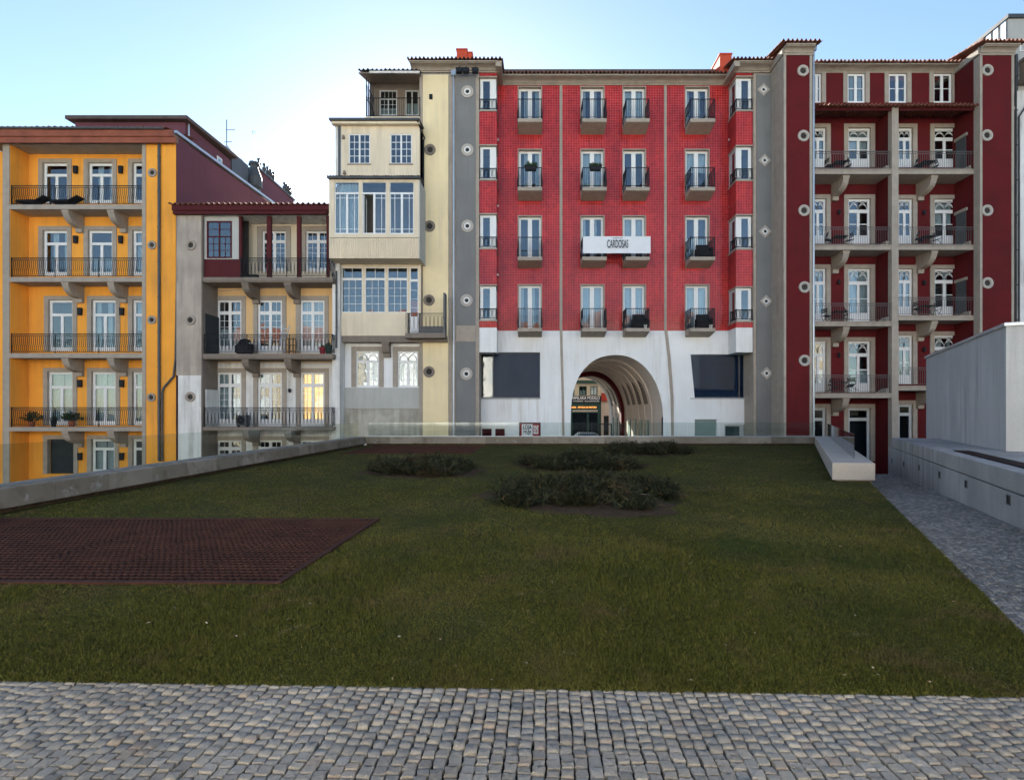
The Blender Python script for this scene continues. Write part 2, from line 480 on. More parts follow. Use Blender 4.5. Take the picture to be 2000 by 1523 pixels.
def win(par, Y, px0, px1, py0, py1, dy=.12, fw=.09, mw=.12, leaves=2, bot=0.0, transom=None, tb=.09, grid=None, tgrid=None, fan=False,
        cur=None, glass='glass', mat='frame_white', name='window', depth=.07, mun=.022, label=None, tleaves=1):
    """window or french door in an opening given in photo pixels at depth Y; frame is one part, its panes and curtains sub-parts"""
    x0, x1 = X(px0, Y), X(px1, Y)
    z1, z0 = Z(py0, Y), Z(py1, Y)
    y = Y + dy
    zt = None if transom is None else z1 - (z1 - z0) * transom
    top = zt if zt is not None else z1
    rects = []
    iw = (x1 - x0 - 2 * fw - mw * (leaves - 1)) / leaves
    for k in range(leaves):
        a = x0 + fw + k * (iw + mw)
        rects.append((a, a + iw, z0 + fw + bot, top - (fw if zt is None else tb / 2), grid))
    if zt is not None:
        tw = (x1 - x0 - 2 * fw - mw * (tleaves - 1)) / tleaves
        for k in range(tleaves):
            a = x0 + fw + k * (tw + mw)
            rects.append((a, a + tw, zt + tb / 2, z1 - fw, tgrid))
    mb = MB()
    mb.plate(x0, x1, z0, z1, y, y + depth, [r[:4] for r in rects])
    if bot:   # raised panels on the solid lower part
        for k in range(leaves):
            a = x0 + fw + k * (iw + mw)
            mb.box(a + .05, a + iw - .05, y - .015, y - .002, z0 + fw * .8, z0 + fw + bot - .08)
    for (a, b, c, d, g) in rects:
        if g:
            nx, nz = g
            cw, ch = (b - a) / nx, (d - c) / nz
            hs = [(a + i * cw + (mun / 2 if i else 0), a + (i + 1) * cw - (mun / 2 if i < nx - 1 else 0), c + j * ch + (mun / 2 if j else 0), d if j == nz - 1 else c + (j + 1) * ch - mun / 2) for i in range(nx) for j in range(nz)]
            mb.plate(a, b, c, d, y + .012, y + .05, hs)
    if fan and zt is not None:
        a, b, c, d, g = rects[-1]
        xc, hw, hh = (a + b) / 2, (b - a) / 2, d - c
        def arc(cx, rx, rz, t0=0, t1=math.pi, n=9):
            mb.tube([(cx + rx * math.cos(t0 + (t1 - t0) * k / n), y + .02, c + rz * math.sin(t0 + (t1 - t0) * k / n)) for k in range(n + 1)], .020, 4)
        arc(xc, hw * .96, hh * .96)
        arc(xc - hw * .48, hw * .46, hh * .62); arc(xc + hw * .48, hw * .46, hh * .62)
        arc(xc - hw, hw * .98, hh * .95, 0, math.pi / 2, 6); arc(xc + hw, hw * .98, hh * .95, math.pi / 2, math.pi, 6)
    w = mb.build(name, mat, par, label=label)
    for (a, b, c, d, g) in rects:
        if g and (b - a) / g[0] > .27:
            nx, nz = g
            cw, ch = (b - a) / nx, (d - c) / nz
            for i in range(nx):
                for j in range(nz):
                    pane(w, a + i * cw + .004, a + (i + 1) * cw - .004, c + j * ch + .004, c + (j + 1) * ch - .004, y + .03, glass)
        else:
            pane(w, a, b, c, d, y + .03, glass)
    if cur:
        for (a, b, c, d, g) in rects[:leaves]:
            yy = y + .2
            top_ = z1 - fw * .5
            if cur == 'full': curtain(w, a - .06, b + .06, z0 + .02, top_, yy, 6)
            elif cur == 'side': curtain(w, a - .06, a + (b - a) * .42, z0 + .02, top_, yy, 4)
            elif cur == 'side2': curtain(w, b - (b - a) * .55, b + .05, z0 + .02, top_, yy, 4)
            elif cur == 'half': curtain(w, a - .06, b + .06, z0 + .02, c + (d - c) * .55, yy, 6)
            elif cur == 'top': curtain(w, a - .06, b + .06, c + (d - c) * .55, top_, yy, 6)
        if cur == 'lit':
            MB().box(x0 + .02, x1 - .02, y + .55, y + .58, z0, z1).build('room_glow_panel', 'lamp_glow', w)  # glowing panel stands in for the lamplit room
    return w

def surround(par, Y, px0, px1, py0, py1, w=.2, sill=False, mat='stone', proud=.045, wt=None):
    x0, x1, z1, z0 = X(px0, Y), X(px1, Y), Z(py0, Y), Z(py1, Y)
    wt = w if wt is None else wt
    ins = .012
    mb = MB()
    if sill: mb.plate(x0 - w, x1 + w, z0 - .12, z1 + wt, Y - proud, Y + .16, [(x0 + ins, x1 - ins, z0, z1 - ins)])
    else: mb.plate(x0 - w, x1 + w, z0, z1 + wt, Y - proud, Y + .16, [(x0 + ins, x1 - ins, z0 - 1, z1 - ins)])
    return mb.build('stone_surround', mat, par)

def railing(par, pts, z0, z1, sp=.115, style='bar', mat='iron', r=.011, name='railing', second=True, posts=True):
    """iron railing along a plan polyline: rails, bars, ovals or bellied bars"""
    mb = MB()
    zb = z0 + .09
    zt = z1
    z2 = z1 - .13 if second else z1
    P = [Vector((p[0], p[1], 0)) for p in pts]
    for zz, rr in ((zt, r * 1.7), (zb, r * 1.25)) + (((z2, r * 1.1),) if second else ()):
        for a, b in zip(P, P[1:]):
            mb.tube([(a.x, a.y, zz), (b.x, b.y, zz)], rr, 4)
    for a, b in zip(P, P[1:]):
        L = (b - a).length
        d = (b - a) / L
        nrm = Vector((d.y, -d.x, 0))
        n = max(2, int(L / sp))
        for k in range(n + 1):
            q = a + d * (L * k / n)
            if style == 'belly' and 0 < k < n:
                mb.tube([(q.x + nrm.x * o, q.y + nrm.y * o, zb + (z2 - zb) * t) for t, o in ((0, .0), (.12, .06), (.3, .07), (.55, .015), (1, 0))], r * .85, 4)
            elif style == 'oval':
                if k % 2 == 0: mb.tube([(q.x, q.y, zb), (q.x, q.y, z2)], r * .8, 4)
                else:
                    m = 10
                    zc, hz, hx = zb + (z2 - zb) * .5, (z2 - zb) * .49, sp * .78
                    mb.tube([(q.x + d.x * hx * math.cos(2 * math.pi * j / m), q.y + d.y * hx * math.cos(2 * math.pi * j / m), zc + hz * math.sin(2 * math.pi * j / m)) for j in range(m)], r * .75, 4, closed=True)
            else:
                mb.tube([(q.x, q.y, zb), (q.x, q.y, z2)], r * .8, 4)
            if second and k < n:
                m = 6
                c2 = a + d * (L * (k + .5) / n)
                hz, hx = (z1 - z2) * .38, min(sp * .3, .05)
                mb.tube([(c2.x + d.x * hx * math.cos(2 * math.pi * j / m), c2.y + d.y * hx * math.cos(2 * math.pi * j / m), (z1 + z2) / 2 + hz * math.sin(2 * math.pi * j / m)) for j in range(m)], r * .6, 3, closed=True)
    if posts:
        for q in P: mb.tube([(q.x, q.y, z0), (q.x, q.y, z1 + .04)], r * 1.8, 4)
        for a, b in zip(P, P[1:]):
            L = (b - a).length
            for k in range(1, int(L / 1.9)):
                q = a + (b - a) * (k / int(L / 1.9))
                mb.tube([(q.x, q.y, z0), (q.x, q.y, z1)], r * 1.6, 4)
    return mb.build(name, mat, par)

def bracket(par, xc, w, yw, yf, zt, h, mat='stone_dark'):
    """curved stone console under a balcony"""
    d = yw - yf
    pr = [(yw, zt), (yf, zt), (yf, zt - .16)]
    for k in range(1, 8):
        t = k / 8 * math.pi / 2
        pr.append((yf + .04 + (d - .30) * (1 - math.cos(t)), zt - .16 - (h - .40) * math.sin(t)))
    pr += [(yw - .22, zt - h + .22), (yw - .20, zt - h), (yw, zt - h)]
    mb = MB().prism(pr, xc - w / 2, xc + w / 2, 'x')
    mb.box(xc - w / 2 - .025, xc + w / 2 + .025, yf - .02, yw - .01, zt - .11, zt - .004)
    return mb.build('bracket', mat, par)

def tiles(par, x0, x1, yf, zf, depth, slope=.27, pitch=.235, amp=.095, mat='roof_tile', label=None, name='roof_tiles', dirx=None):
    """courses of barrel roof tiles, stepped, with real thickness at the eaves"""
    n = max(1, round((x1 - x0) / pitch)); seg = 6
    course = .40
    rows = max(1, int(math.ceil(depth / course)))
    mb = MB()
    prof = []
    for k in range(n * seg + 1):
        t = (k % seg) / seg
        s = math.sin(2 * math.pi * t)
        prof.append((x0 + (x1 - x0) * k / (n * seg), amp * (s if s > 0 else s * .55)))
    for r in range(rows):
        ya, yb = yf + r * course - .03, yf + min(depth, (r + 1) * course)
        jig = (RNG.random(n + 1) - .5) * .05
        i = len(mb.v)
        m = len(prof)
        for k, (xx, dz) in enumerate(prof):
            j = jig[min(n, k // seg)]
            za, zb_ = zf + (ya - yf) * slope + .035 + r * .0, zf + (yb - yf) * slope
            mb.v += [(xx, ya + j, za + dz), (xx, yb, zb_ + dz), (xx, ya + j, za + dz - .028)]
        for k in range(m - 1):
            a, b = i + 3 * k, i + 3 * k + 3
            mb.f += [(a, b, b + 1, a + 1), (a + 2, b + 2, b, a)]
            if r == 0: mb.f.append((a + 2, a + 1, b + 1, b + 2))
    return mb.build(name, mat, par, kind='stuff', label=label)

def cornice(par, x0, x1, yw, yf, z0, z1, mat='stone', name='cornice'):
    d = yw - yf; h = z1 - z0
    pr = [(yw, z0), (yw - d * .10, z0), (yw - d * .10, z0 + h * .22), (yw - d * .22, z0 + h * .28)]
    for k in range(1, 6):
        t = k / 5 * math.pi / 2
        pr.append((yw - d * (.22 + .62 * (1 - math.cos(t))), z0 + h * (.28 + .44 * math.sin(t))))
    pr += [(yf + d * .10, z0 + h * .80), (yf, z0 + h * .80), (yf, z1), (yw, z1)]
    return MB().prism(pr, x0, x1, 'x').build(name, mat, par)

def porthole(par, px, py, Y, R, kind, name='round_vent'):
    """stone ring set in the wall with a dark disc that paints the depth of the hole"""
    cx, cz = X(px, Y), Z(py, Y)
    r = R * Y / F
    mb = MB()
    if kind == 'diamond':
        mb.ring(cx, cz, [(r, Y + .005), (r, Y - .05), (r * .62, Y - .055), (r * .56, Y - .03)], square=True)
        o = mb.build(name, 'granite_light', par)
        MB().ring(cx, cz, [(r * .555, Y - .03), (r * .55, Y - .065), (r * .34, Y - .065), (r * .31, Y - .01)], square=True).build('inner_ring', 'frame_white', o)
        MB().ring(cx, cz, [(r * .31, Y - .012), (.0, Y - .006)], square=True).build('hole_shade', 'unlit_interior', o)
    elif kind == 'disc':
        mb.ring(cx, cz, [(r, Y + .005), (r, Y - .05), (r * .58, Y - .055), (r * .56, Y - .03)])
        o = mb.build(name, 'granite_light', par)
        MB().ring(cx, cz, [(r * .555, Y - .03), (r * .54, Y - .075), (r * .34, Y - .075), (r * .31, Y - .01)]).build('inner_ring', 'frame_white', o)
        MB().ring(cx, cz, [(r * .31, Y - .012), (.0, Y - .006)]).build('hole_shade', 'unlit_interior', o)
    else:
        mat = {'stone': 'stone', 'light': 'granite_light', 'brown': 'stone_dark'}[kind]
        mb.ring(cx, cz, [(r, Y + .005), (r, Y - .05), (r * .94, Y - .07), (r * .60, Y - .07), (r * .50, Y - .012)])
        o = mb.build(name, mat, par)
        MB().ring(cx, cz, [(r * .50, Y - .014), (.0, Y - .006)]).build('hole_shade', 'unlit_interior', o)
    return o

def pipe(par, px, py0, py1, Y, r=.06, mat='zinc', head=True, name='drainpipe', path=None):
    mb = MB()
    y = Y - r - .03
    if path is None:
        x = X(px, Y)
        mb.tube([(x, y, Z(py0, Y)), (x, y, Z(py1, Y))], r, 10)
        zt, zb = Z(py0, Y), Z(py1, Y)
        zz = zt - 1.2
        while zz > zb:
            mb.tube([(x, y, zz), (x, y, zz - .06)], r * 1.22, 10)
            zz -= 2.0
        if head:
            mb.box(x - r * 1.9, x + r * 1.9, y - r * 1.6, y + r, zt - .02, zt + .28)
    else:
        mb.tube([(X(a, Y), y, Z(b, Y)) for a, b in path], r, 10)
    return mb.build(name, mat, par, smooth=False)

def wall_lamp(par, px, py, Y, mat='iron'):
    x, z = X(px, Y), Z(py, Y)
    mb = MB()
    mb.prism([(x - .10, z - .22), (x + .10, z - .22), (x + .12, z + .22), (x - .12, z + .22)], Y - .16, Y - .04, 'y')
    mb.box(x - .05, x + .05, Y - .042, Y, z - .08, z + .08)
    return mb.build('wall_lamp', mat, par)

# ================================================================== the setting
LOW = -3.5                                   # level of the street below the raised square
def struct(mb, name, mat): return mb.build(name, mat, kind='structure')
struct(MB().poly((-600, -600, LOW), (600, -600, LOW), (600, 900, LOW), (-600, 900, LOW)), 'ground', 'asphalt')
TH = .031
def grass_front(x): return 3.2 - TH * x
def path_edge(y): return 1.665 + .5 * y      # right edge of the lawn
struct(MB().prism([(-8.9, grass_front(-8.9)), (path_edge(3.1), grass_front(3.2)), (path_edge(26.4), 26.4), (-7.9, 26.4)], LOW + .004, 0, 'z'), 'lawn', 'lawn_base')
pav = struct(MB().prism([(-30, -14), (30, -14), (30, 2.2), (5.0, 3.05), (path_edge(3.08), grass_front(3.2)), (-8.9, grass_front(-8.9)), (-30, 4.1)], LOW + .004, -.030, 'z'), 'cobbled_pavement', 'mortar')
# rear street and tunnel floor beyond the archway
struct(MB().prism([(33.2, LOW + .006), (56, -2.1), (120, -2.1), (120, LOW - .5), (33.2, LOW - .5)], -60, 80, 'x'), 'rear_street', 'asphalt')

# path that ramps down along the low wall
def path_z(y): return 0 if y < 7.5 else -.039 * (y - 7.5)
mb = MB()
ys = [2.6, 5, 7.5, 12, 17.4]
for a, b in zip(ys, ys[1:]):
    za, zb = path_z(a) - .02, path_z(b) - .02
    mb.hexa([(path_edge(a) + .012, a, LOW + .01), (3.3 + .494 * a, a, LOW + .01), (3.3 + .494 * b, b, LOW + .01), (path_edge(b) + .012, b, LOW + .01)],
            [(path_edge(a) + .012, a, za), (3.3 + .494 * a, a, za), (3.3 + .494 * b, b, zb), (path_edge(b) + .012, b, zb)])
path = struct(mb, 'path', 'mortar')
mb = MB()
for k in range(8):
    y = 17.41 + .34 * k
    zt = path_z(17.4) - .04 - .16 * k
    mb.hexa([(path_edge(y) + .012, y, LOW + .01), (3.3 + .494 * y, y, LOW + .01), (3.3 + .494 * (y + .335), y + .335, LOW + .01), (path_edge(y + .335) + .012, y + .335, LOW + .01)],
            [(path_edge(y) + .012, y, zt), (3.3 + .494 * y, y, zt), (3.3 + .494 * (y + .335), y + .335, zt), (path_edge(y + .335) + .012, y + .335, zt)])
struct(mb, 'path_steps', 'concrete')

def sett_mesh(rng, w, l, h=.05, jit=.0055, bev=.0045):
    """a hand-cut stone: chamfered, uneven top; centred, top near z = 0"""
    V = []
    for zz, ins, jj in ((-h, 0, jit * .5), (-bev * 1.1, 0, jit), (0, bev, jit)):
        for sx, sy in ((-1, -1), (0, -1), (1, -1), (1, 0), (1, 1), (0, 1), (-1, 1), (-1, 0)):
            V.append((sx * (w / 2 - ins) + rng.uniform(-jj, jj) * .8, sy * (l / 2 - ins) + rng.uniform(-jj, jj) * .8, zz + (rng.uniform(-.0025, .002) if zz == 0 else 0)))
    V.append((rng.uniform(-.01, .01), rng.uniform(-.01, .01), rng.uniform(-.001, .003)))
    Fc = []
    for k in range(2):
        for j in range(8):
            a, b = k * 8 + j, k * 8 + (j + 1) % 8
            Fc += [(a, b, b + 8), (a, b + 8, a + 8)]
    for j in range(8): Fc.append((16 + j, 16 + (j + 1) % 8, 24))
    return np.array(V), np.array(Fc)

# cobbles: columns run away from the camera, joints broken from column to column
rs = random.Random(5)
stones = []
cw = .0665
for c in range(-66, 62):
    y = 1.15 + rs.uniform(0, .05)
    while True:
        l = rs.choice((.05, .058, .064, .07, .078)) * rs.uniform(.92, 1.08)
        x = c * cw + TH * (y - 3.2) + rs.uniform(-.003, .003)
        lim = grass_front(x) if x < path_edge(3.1) else 3.02
        if y + l > lim: break
        stones.append((x, y + l / 2, cw * rs.uniform(.83, .90), l - .0085, rs.uniform(-.09, .09), rs.uniform(-.008, .004)))
        y += l
    stones.append((x, (y + lim) / 2, cw * .9, max(.03, lim - y), 0, 0))
def vis(s):
    py = HY + F * H / s[1]
    px = CX + F * s[0] / s[1]
    return -10 < px < 2010 and py < 1545
near = sorted([s for s in stones if vis(s)], key=lambda s: s[1])[:300]
nearset = set(near)
variants = []
for k in range(10):
    v, f = sett_mesh(rs, 1, 1, 1, 0, 0)
    v, f = sett_mesh(rs, cw * .9, .0575, .05)
    variants.append((v, f))
vmesh = []
for v, f in variants:
    me = bpy.data.meshes.new('cobblestone')
    me.from_pydata([tuple(p) for p in v], [], [tuple(t) for t in f]); me.materials.append(MATS['cobble']); me.update()
    vmesh.append(me)
for s in near:
    o = put('cobblestone', rs.choice(vmesh), pav)
    o.location = (s[0], s[1], s[5]); o.rotation_euler = (rs.uniform(-.03, .03), rs.uniform(-.03, .03), s[4] - TH)
    o.scale = (s[2] / (cw * .9), s[3] / .0575, 1)
def scatter_setts(lst, name, mat, parent, zfun):
    VV, FF, n = [], [], 0
    for s in lst:
        v, f = rs.choice(variants)
        p = v * np.array([s[2] / (cw * .9), s[3] / .0575, 1])
        ca, sa = math.cos(s[4]), math.sin(s[4])
        q = np.stack([p[:, 0] * ca - p[:, 1] * sa + s[0], p[:, 0] * sa + p[:, 1] * ca + s[1], p[:, 2] + zfun(s)], 1)
        VV.append(q); FF.append(f + n); n += len(q)
    return mesh_np(name, np.concatenate(VV), np.concatenate(FF), mat, parent, kind='stuff')
scatter_setts([s for s in stones if s not in nearset], 'more_cobblestones', 'cobble', pav, lambda s: s[5])
ps = []
y = 2.7
while y < 17.3:
    sz = .048 if y < 9 else .07
    x = path_edge(y) + .04
    while x < 3.19 + .494 * y:
        ps.append((x + rs.uniform(-.008, .008), y + rs.uniform(-.010, .010), sz * rs.uniform(.80, 1.02), sz * rs.uniform(.75, 1.0), rs.uniform(-.5, .5), rs.uniform(-.006, .007)))
        x += sz
    y += sz * .95
scatter_setts(ps, 'small_setts', 'path_sett', path, lambda s: path_z(s[1]) - .004 + s[5])

# ------------------------------------------------------------------ parapets with coping stones and glass
def block(mb, p, d, n, s0, s1, n0, n1, z0, z1, b=.012):
    """block along direction d (plan) with chamfered top edges"""
    def W(s, nn): return (p[0] + d[0] * s + n[0] * nn, p[1] + d[1] * s + n[1] * nn)
    a = [W(s0, n0), W(s1, n0), W(s1, n1), W(s0, n1)]
    c = [W(s0 + b, n0 + b), W(s1 - b, n0 + b), W(s1 - b, n1 - b), W(s0 + b, n1 - b)]
    i = len(mb.v)
    mb.v += [(x, y, z0) for x, y in a] + [(x, y, z1 - b) for x, y in a] + [(x, y, z1) for x, y in c]
    mb.f += [(i + 3, i + 2, i + 1, i), (i + 8, i + 9, i + 10, i + 11)]
    for k in range(4):
        mb.f += [(i + k, i + (k + 1) % 4, i + 4 + (k + 1) % 4, i + 4 + k), (i + 4 + k, i + 4 + (k + 1) % 4, i + 8 + (k + 1) % 4, i + 8 + k)]
    return mb
def parapet(name, label, p0, p1, out, glass_label, gin=.36, skip=()):
    d = Vector((p1[0] - p0[0], p1[1] - p0[1])); L = d.length; d = d / L
    n = Vector(out).normalized()
    t = thing(name, label, 'wall', (p0[0], p0[1], 0))
    block(MB(), p0, d, n, 0, L, .10, .58, LOW + .01, .09, 0).build('plinth', 'soil', t)  # stone base coloured dark to deepen the shadow gap under the coping
    cnt = round(L / 1.15)
    for k in range(cnt):
        s0, s1 = L * k / cnt + .004, L * (k + 1) / cnt - .004
        j = rs.uniform(-.004, .004)
        block(MB(), p0, d, n, s0, s1, j, .66 + j, .09, .41 + rs.uniform(-.002, .002)).build('coping_stone', 'coping', t)
    g = thing('glass_balustrade', glass_label, 'balustrade', (p0[0], p0[1], .41))
    cnt = round(L / 1.6)
    for k in range(cnt):
        s0, s1 = L * k / cnt + .008, L * (k + 1) / cnt - .008
        block(MB(), p0, d, n, s0, s1, gin, gin + .016, .405, 1.10, .001).build('glass_panel', 'glass_rail', g)
    block(MB(), p0, d, n, 0, L, gin - .02, gin - .002, .409, .440, .002).build('base_channel', 'zinc', g)
    return t
parapet('stone_parapet', 'long granite parapet running away along the left side of the lawn', (-8.665, 1.3), (-7.9, 26), (-1, .031), 'clear glass balustrade along the left granite parapet')
parapet('stone_parapet', 'low granite parapet across the far end of the lawn below the red building', (-7.9, 26), (14.0, 26), (0, 1), 'clear glass balustrade on the far parapet in front of the archway')

bn = thing('granite_bench', 'pale granite bench block pointing at the viewer beside the path', 'bench', (7.5, 12.6, 0))
mb = MB()
b_ = .015
e0, e1 = 12.6, 25.95
mb.v += [(.8 + .5 * e0, e0, .045), (1.75 + .5 * e0, e0 - .08, .045), (1.75 + .5 * e1, e1, .045), (.8 + .5 * e1, e1, .045),
         (.8 + .5 * e0, e0, .43), (1.75 + .5 * e0, e0 - .08, .43), (1.75 + .5 * e1, e1, .43), (.8 + .5 * e1, e1, .43),
         (.8 + .5 * e0 + b_, e0 + b_, .445), (1.75 + .5 * e0 - b_, e0 - .08 + b_, .445), (1.75 + .5 * e1 - b_, e1, .445), (.8 + .5 * e1 + b_, e1, .445)]
mb.f += [(3, 2, 1, 0), (8, 9, 10, 11)]
for k in range(4): mb.f += [(k, (k + 1) % 4, 4 + (k + 1) % 4, 4 + k), (4 + k, 4 + (k + 1) % 4, 8 + (k + 1) % 4, 8 + k)]
mb.build('bench_block', 'granite_light', bn)
MB().hexa([(.88 + .5 * 12.7, 12.68, LOW + .01), (1.70 + .5 * 12.7, 12.64, LOW + .01), (1.70 + .5 * e1, e1, LOW + .01), (.88 + .5 * e1, e1, LOW + .01)],
          [(.88 + .5 * 12.7, 12.68, .045), (1.70 + .5 * 12.7, 12.64, .045), (1.70 + .5 * e1, e1, .045), (.88 + .5 * e1, e1, .045)]).build('plinth', 'stone_dark', bn)
g = thing('glass_balustrade', 'clear glass balustrade standing on the granite bench by the path', 'balustrade', (8.2, 13.6, .445))
dd = Vector((.5, 1)).normalized()
Lg = (25.9 - 13.6) / dd.y
for k in range(7):
    block(MB(), (1.41 + .5 * 13.6, 13.6), dd, Vector((dd.y, -dd.x)), Lg * k / 7 + .008, Lg * (k + 1) / 7 - .008, 0, .016, .44, 1.06, .001).build('glass_panel', 'glass_rail', g)

# ------------------------------------------------------------------ low wall and annex on the right
dv, nv = Vector((.443, .8965)), Vector((.8965, -.443))
O = (6.93, 7.53)
lw = thing('concrete_wall', 'low pale concrete wall with a shadow groove and recessed lights beside the path', 'wall', (7, 7.5, -.4))
block(MB(), O, dv, nv, -6.5, 12.2, 0, 1.7, LOW + .01, .445, 0).build('lower_wall', 'concrete', lw)
block(MB(), O, dv, nv, -6.5, 12.15, .05, 1.7, .446, .474, 0).build('shadow_groove', 'concrete', lw)
block(MB(), O, dv, nv, -6.5, 11.6, .0, 4.5, .475, .77, .01).build('ledge', 'concrete', lw)
block(MB(), O, dv, nv, -6.5, 5.0, .27, .56, .771, .79, .004).build('slatted_strip', 'corten_dark', lw, label='dark slatted strip let into the ledge')
for px, py in ((1742, 900), (1765, 906), (1795, 913), (1835, 927), (1887, 945), (1970, 976)):
    k = (px - CX) / F; y = 3.21 / (k - .494); x = k * y; z = Z(py, y)
    s = (x - O[0]) * dv.x + (y - O[1]) * dv.y
    m = MB()
    block(m, O, dv, nv, s - .085, s - .065, -.008, .02, z - .075, z + .075, 0)
    block(m, O, dv, nv, s + .065, s + .085, -.008, .02, z - .075, z + .075, 0)
    block(m, O, dv, nv, s - .064, s + .064, -.008, .02, z + .060, z + .075, 0)
    block(m, O, dv, nv, s - .064, s + .064, -.008, .02, z - .075, z - .060, 0)
    o = m.build('recessed_light', 'zinc_dark', lw)
    block(MB(), O, dv, nv, s - .063, s + .063, -.003, .01, z - .059, z + .059, 0).build('lamp_cover', 'iron', o)
an = thing('annex_building', 'blank pale concrete annex building standing above the low wall on the right', 'building', (10.5, 11.9, .77))
block(MB(), O, dv, nv, 5.45, 13.5, 1.29, 9, .60, 3.52, 0).build('wall', 'concrete_white', an)
block(MB(), O, dv, nv, 5.40, 13.6, 1.25, 9, 3.523, 3.60, .01).build('metal_coping', 'zinc', an)

# ------------------------------------------------------------------ steel gratings in the lawn
def grating(name, label, x0, x1, y0, y1, sx, sy, panels):
    t = thing(name, label, 'grate', (x0, y0, 0))
    def R(x, y): return (x + TH * (y - y0), y - TH * (x - x1) * .2)
    def bar(mb, xa, xb, ya, yb, z0, z1):
        p = [R(xa, ya), R(xb, ya), R(xb, yb), R(xa, yb)]
        mb.hexa([(*q, z0) for q in p], [(*q, z1) for q in p])
    pit = MB(); bar(pit, x0, x1, y0, y1, .001, .004)
    pit.build('pit_shade', 'corten_dark', t)  # near-black sheet at lawn level paints the darkness under the bars
    fr = MB()
    w = .05
    bar(fr, x0, x1, y0, y0 + w, .002, .031); bar(fr, x0, x1, y1 - w, y1, .002, .031)
    bar(fr, x1 - w, x1, y0 + w + .001, y1 - w - .001, .002, .031); bar(fr, x0, x0 + w, y0 + w + .001, y1 - w - .001, .002, .031)
    fr.build('frame', 'corten', t)
    pw = (x1 - x0 - 2 * w) / panels
    for k in range(panels):
        a, b = x0 + w + pw * k + .006, x0 + w + pw * (k + 1) - .006
        m = MB()
        n = int((b - a) / sx)
        for i in range(n + 1):
            xx = a + (b - a - .012) * i / n
            bar(m, xx, xx + .012, y0 + w + .004, y1 - w - .004, .006, .025)
        n = int((y1 - y0 - 2 * w) / sy)
        for i in range(n + 1):
            yy = y0 + w + .004 + (y1 - y0 - 2 * w - .03) * i / n
            bar(m, a, b, yy, yy + .020, .008, .028 + RNG.uniform(-.002, .002))
        m.build('grating_panel', 'corten', t)
grating('steel_grating', 'large rust red steel grating lying in the lawn at the left', -8.3, -2.36, 5.1, 8.15, .068, .10, 6)
grating('steel_grating', 'small rust red steel grating at the far parapet behind the shrubs', -7.35, -2.25, 20.8, 25.2, .09, .16, 4)

# ------------------------------------------------------------------ grass, soil, junipers
SHR = [('spreading_juniper', 'dark spreading juniper nearest the left parapet', -4.4, -1.15, 13.5, 15.6, .38),
       ('spreading_juniper', 'dark spreading juniper in the middle row behind the largest one', -.4, 3.45, 14.8, 17.2, .40),
       ('spreading_juniper', 'largest dark spreading juniper nearest the viewer with bare brown patches', -.75, 2.9, 8.9, 11.7, .36),
       ('spreading_juniper', 'dark spreading juniper right up against the far parapet', 3.0, 6.35, 20.0, 22.6, .48)]
def soil_patch(cx, cy, rx, ry, seed):
    r = random.Random(seed); n = 40; ph = [r.uniform(0, 6.28) for _ in range(4)]
    pts = []
    for k in range(n):
        t = 2 * math.pi * k / n
        w = 1 + .12 * math.sin(3 * t + ph[0]) + .09 * math.sin(5 * t + ph[1]) + .06 * math.sin(9 * t + ph[2])
        pts.append((cx + rx * w * math.cos(t), cy + ry * w * math.sin(t), .006))
    c = (cx, cy, .018)
    mb = MB(); i = 0
    for k in range(n): mb.poly(pts[k], pts[(k + 1) % n], c)
    return struct(mb, 'soil_patch', 'soil')
SOIL = []
for k, (nm, lb, x0, x1, y0, y1, h) in enumerate(SHR):
    cx, cy, rx, ry = (x0 + x1) / 2, (y0 + y1) / 2 - .12, (x1 - x0) / 2 * 1.02, (y1 - y0) / 2 * 1.10
    SOIL.append((cx, cy, rx * .95, ry * .95)); soil_patch(cx, cy, rx, ry, k)
SOIL.append((1.55, 8.75, .8, .35)); soil_patch(1.55, 8.75, .85, .38, 21)

def in_lawn(x, y):
    ok = (y > grass_front(x) - .012 - .010 * np.sin(x * 9.0) * np.sin(x * 23.0 + 1)) & (x < path_edge(y) + .01) & (x > -8.60 + TH * (y - 1.3)) & (y < 26)
    ok &= ~((x > -8.3) & (x < -2.36 + TH * (y - 5.1)) & (y > 5.1) & (y < 8.15 + .03))
    ok &= ~((x > -7.35) & (x < -2.25 + TH * (y - 20.8)) & (y > 20.8) & (y < 25.2))
    ok &= ~((x > .80 + .5 * y) & (y > 12.65))
    return ok
NB = 620000
u = RNG.random(NB * 2)
a_ = -.75
yy = ((3.05 ** a_) + u * ((26 ** a_) - (3.05 ** a_))) ** (1 / a_)
xx = (RNG.random(NB * 2) * 2.25 - 1.16) * yy + (RNG.random(NB * 2) - .5) * 2
keep = in_lawn(xx, yy)
for cx, cy, rx, ry in SOIL:
    rr = ((xx - cx) / rx) ** 2 + ((yy - cy) / ry) ** 2
    keep &= ~((rr < 1) & (RNG.random(len(xx)) < .93))
xx, yy = xx[keep][:NB], yy[keep][:NB]
n = len(xx)
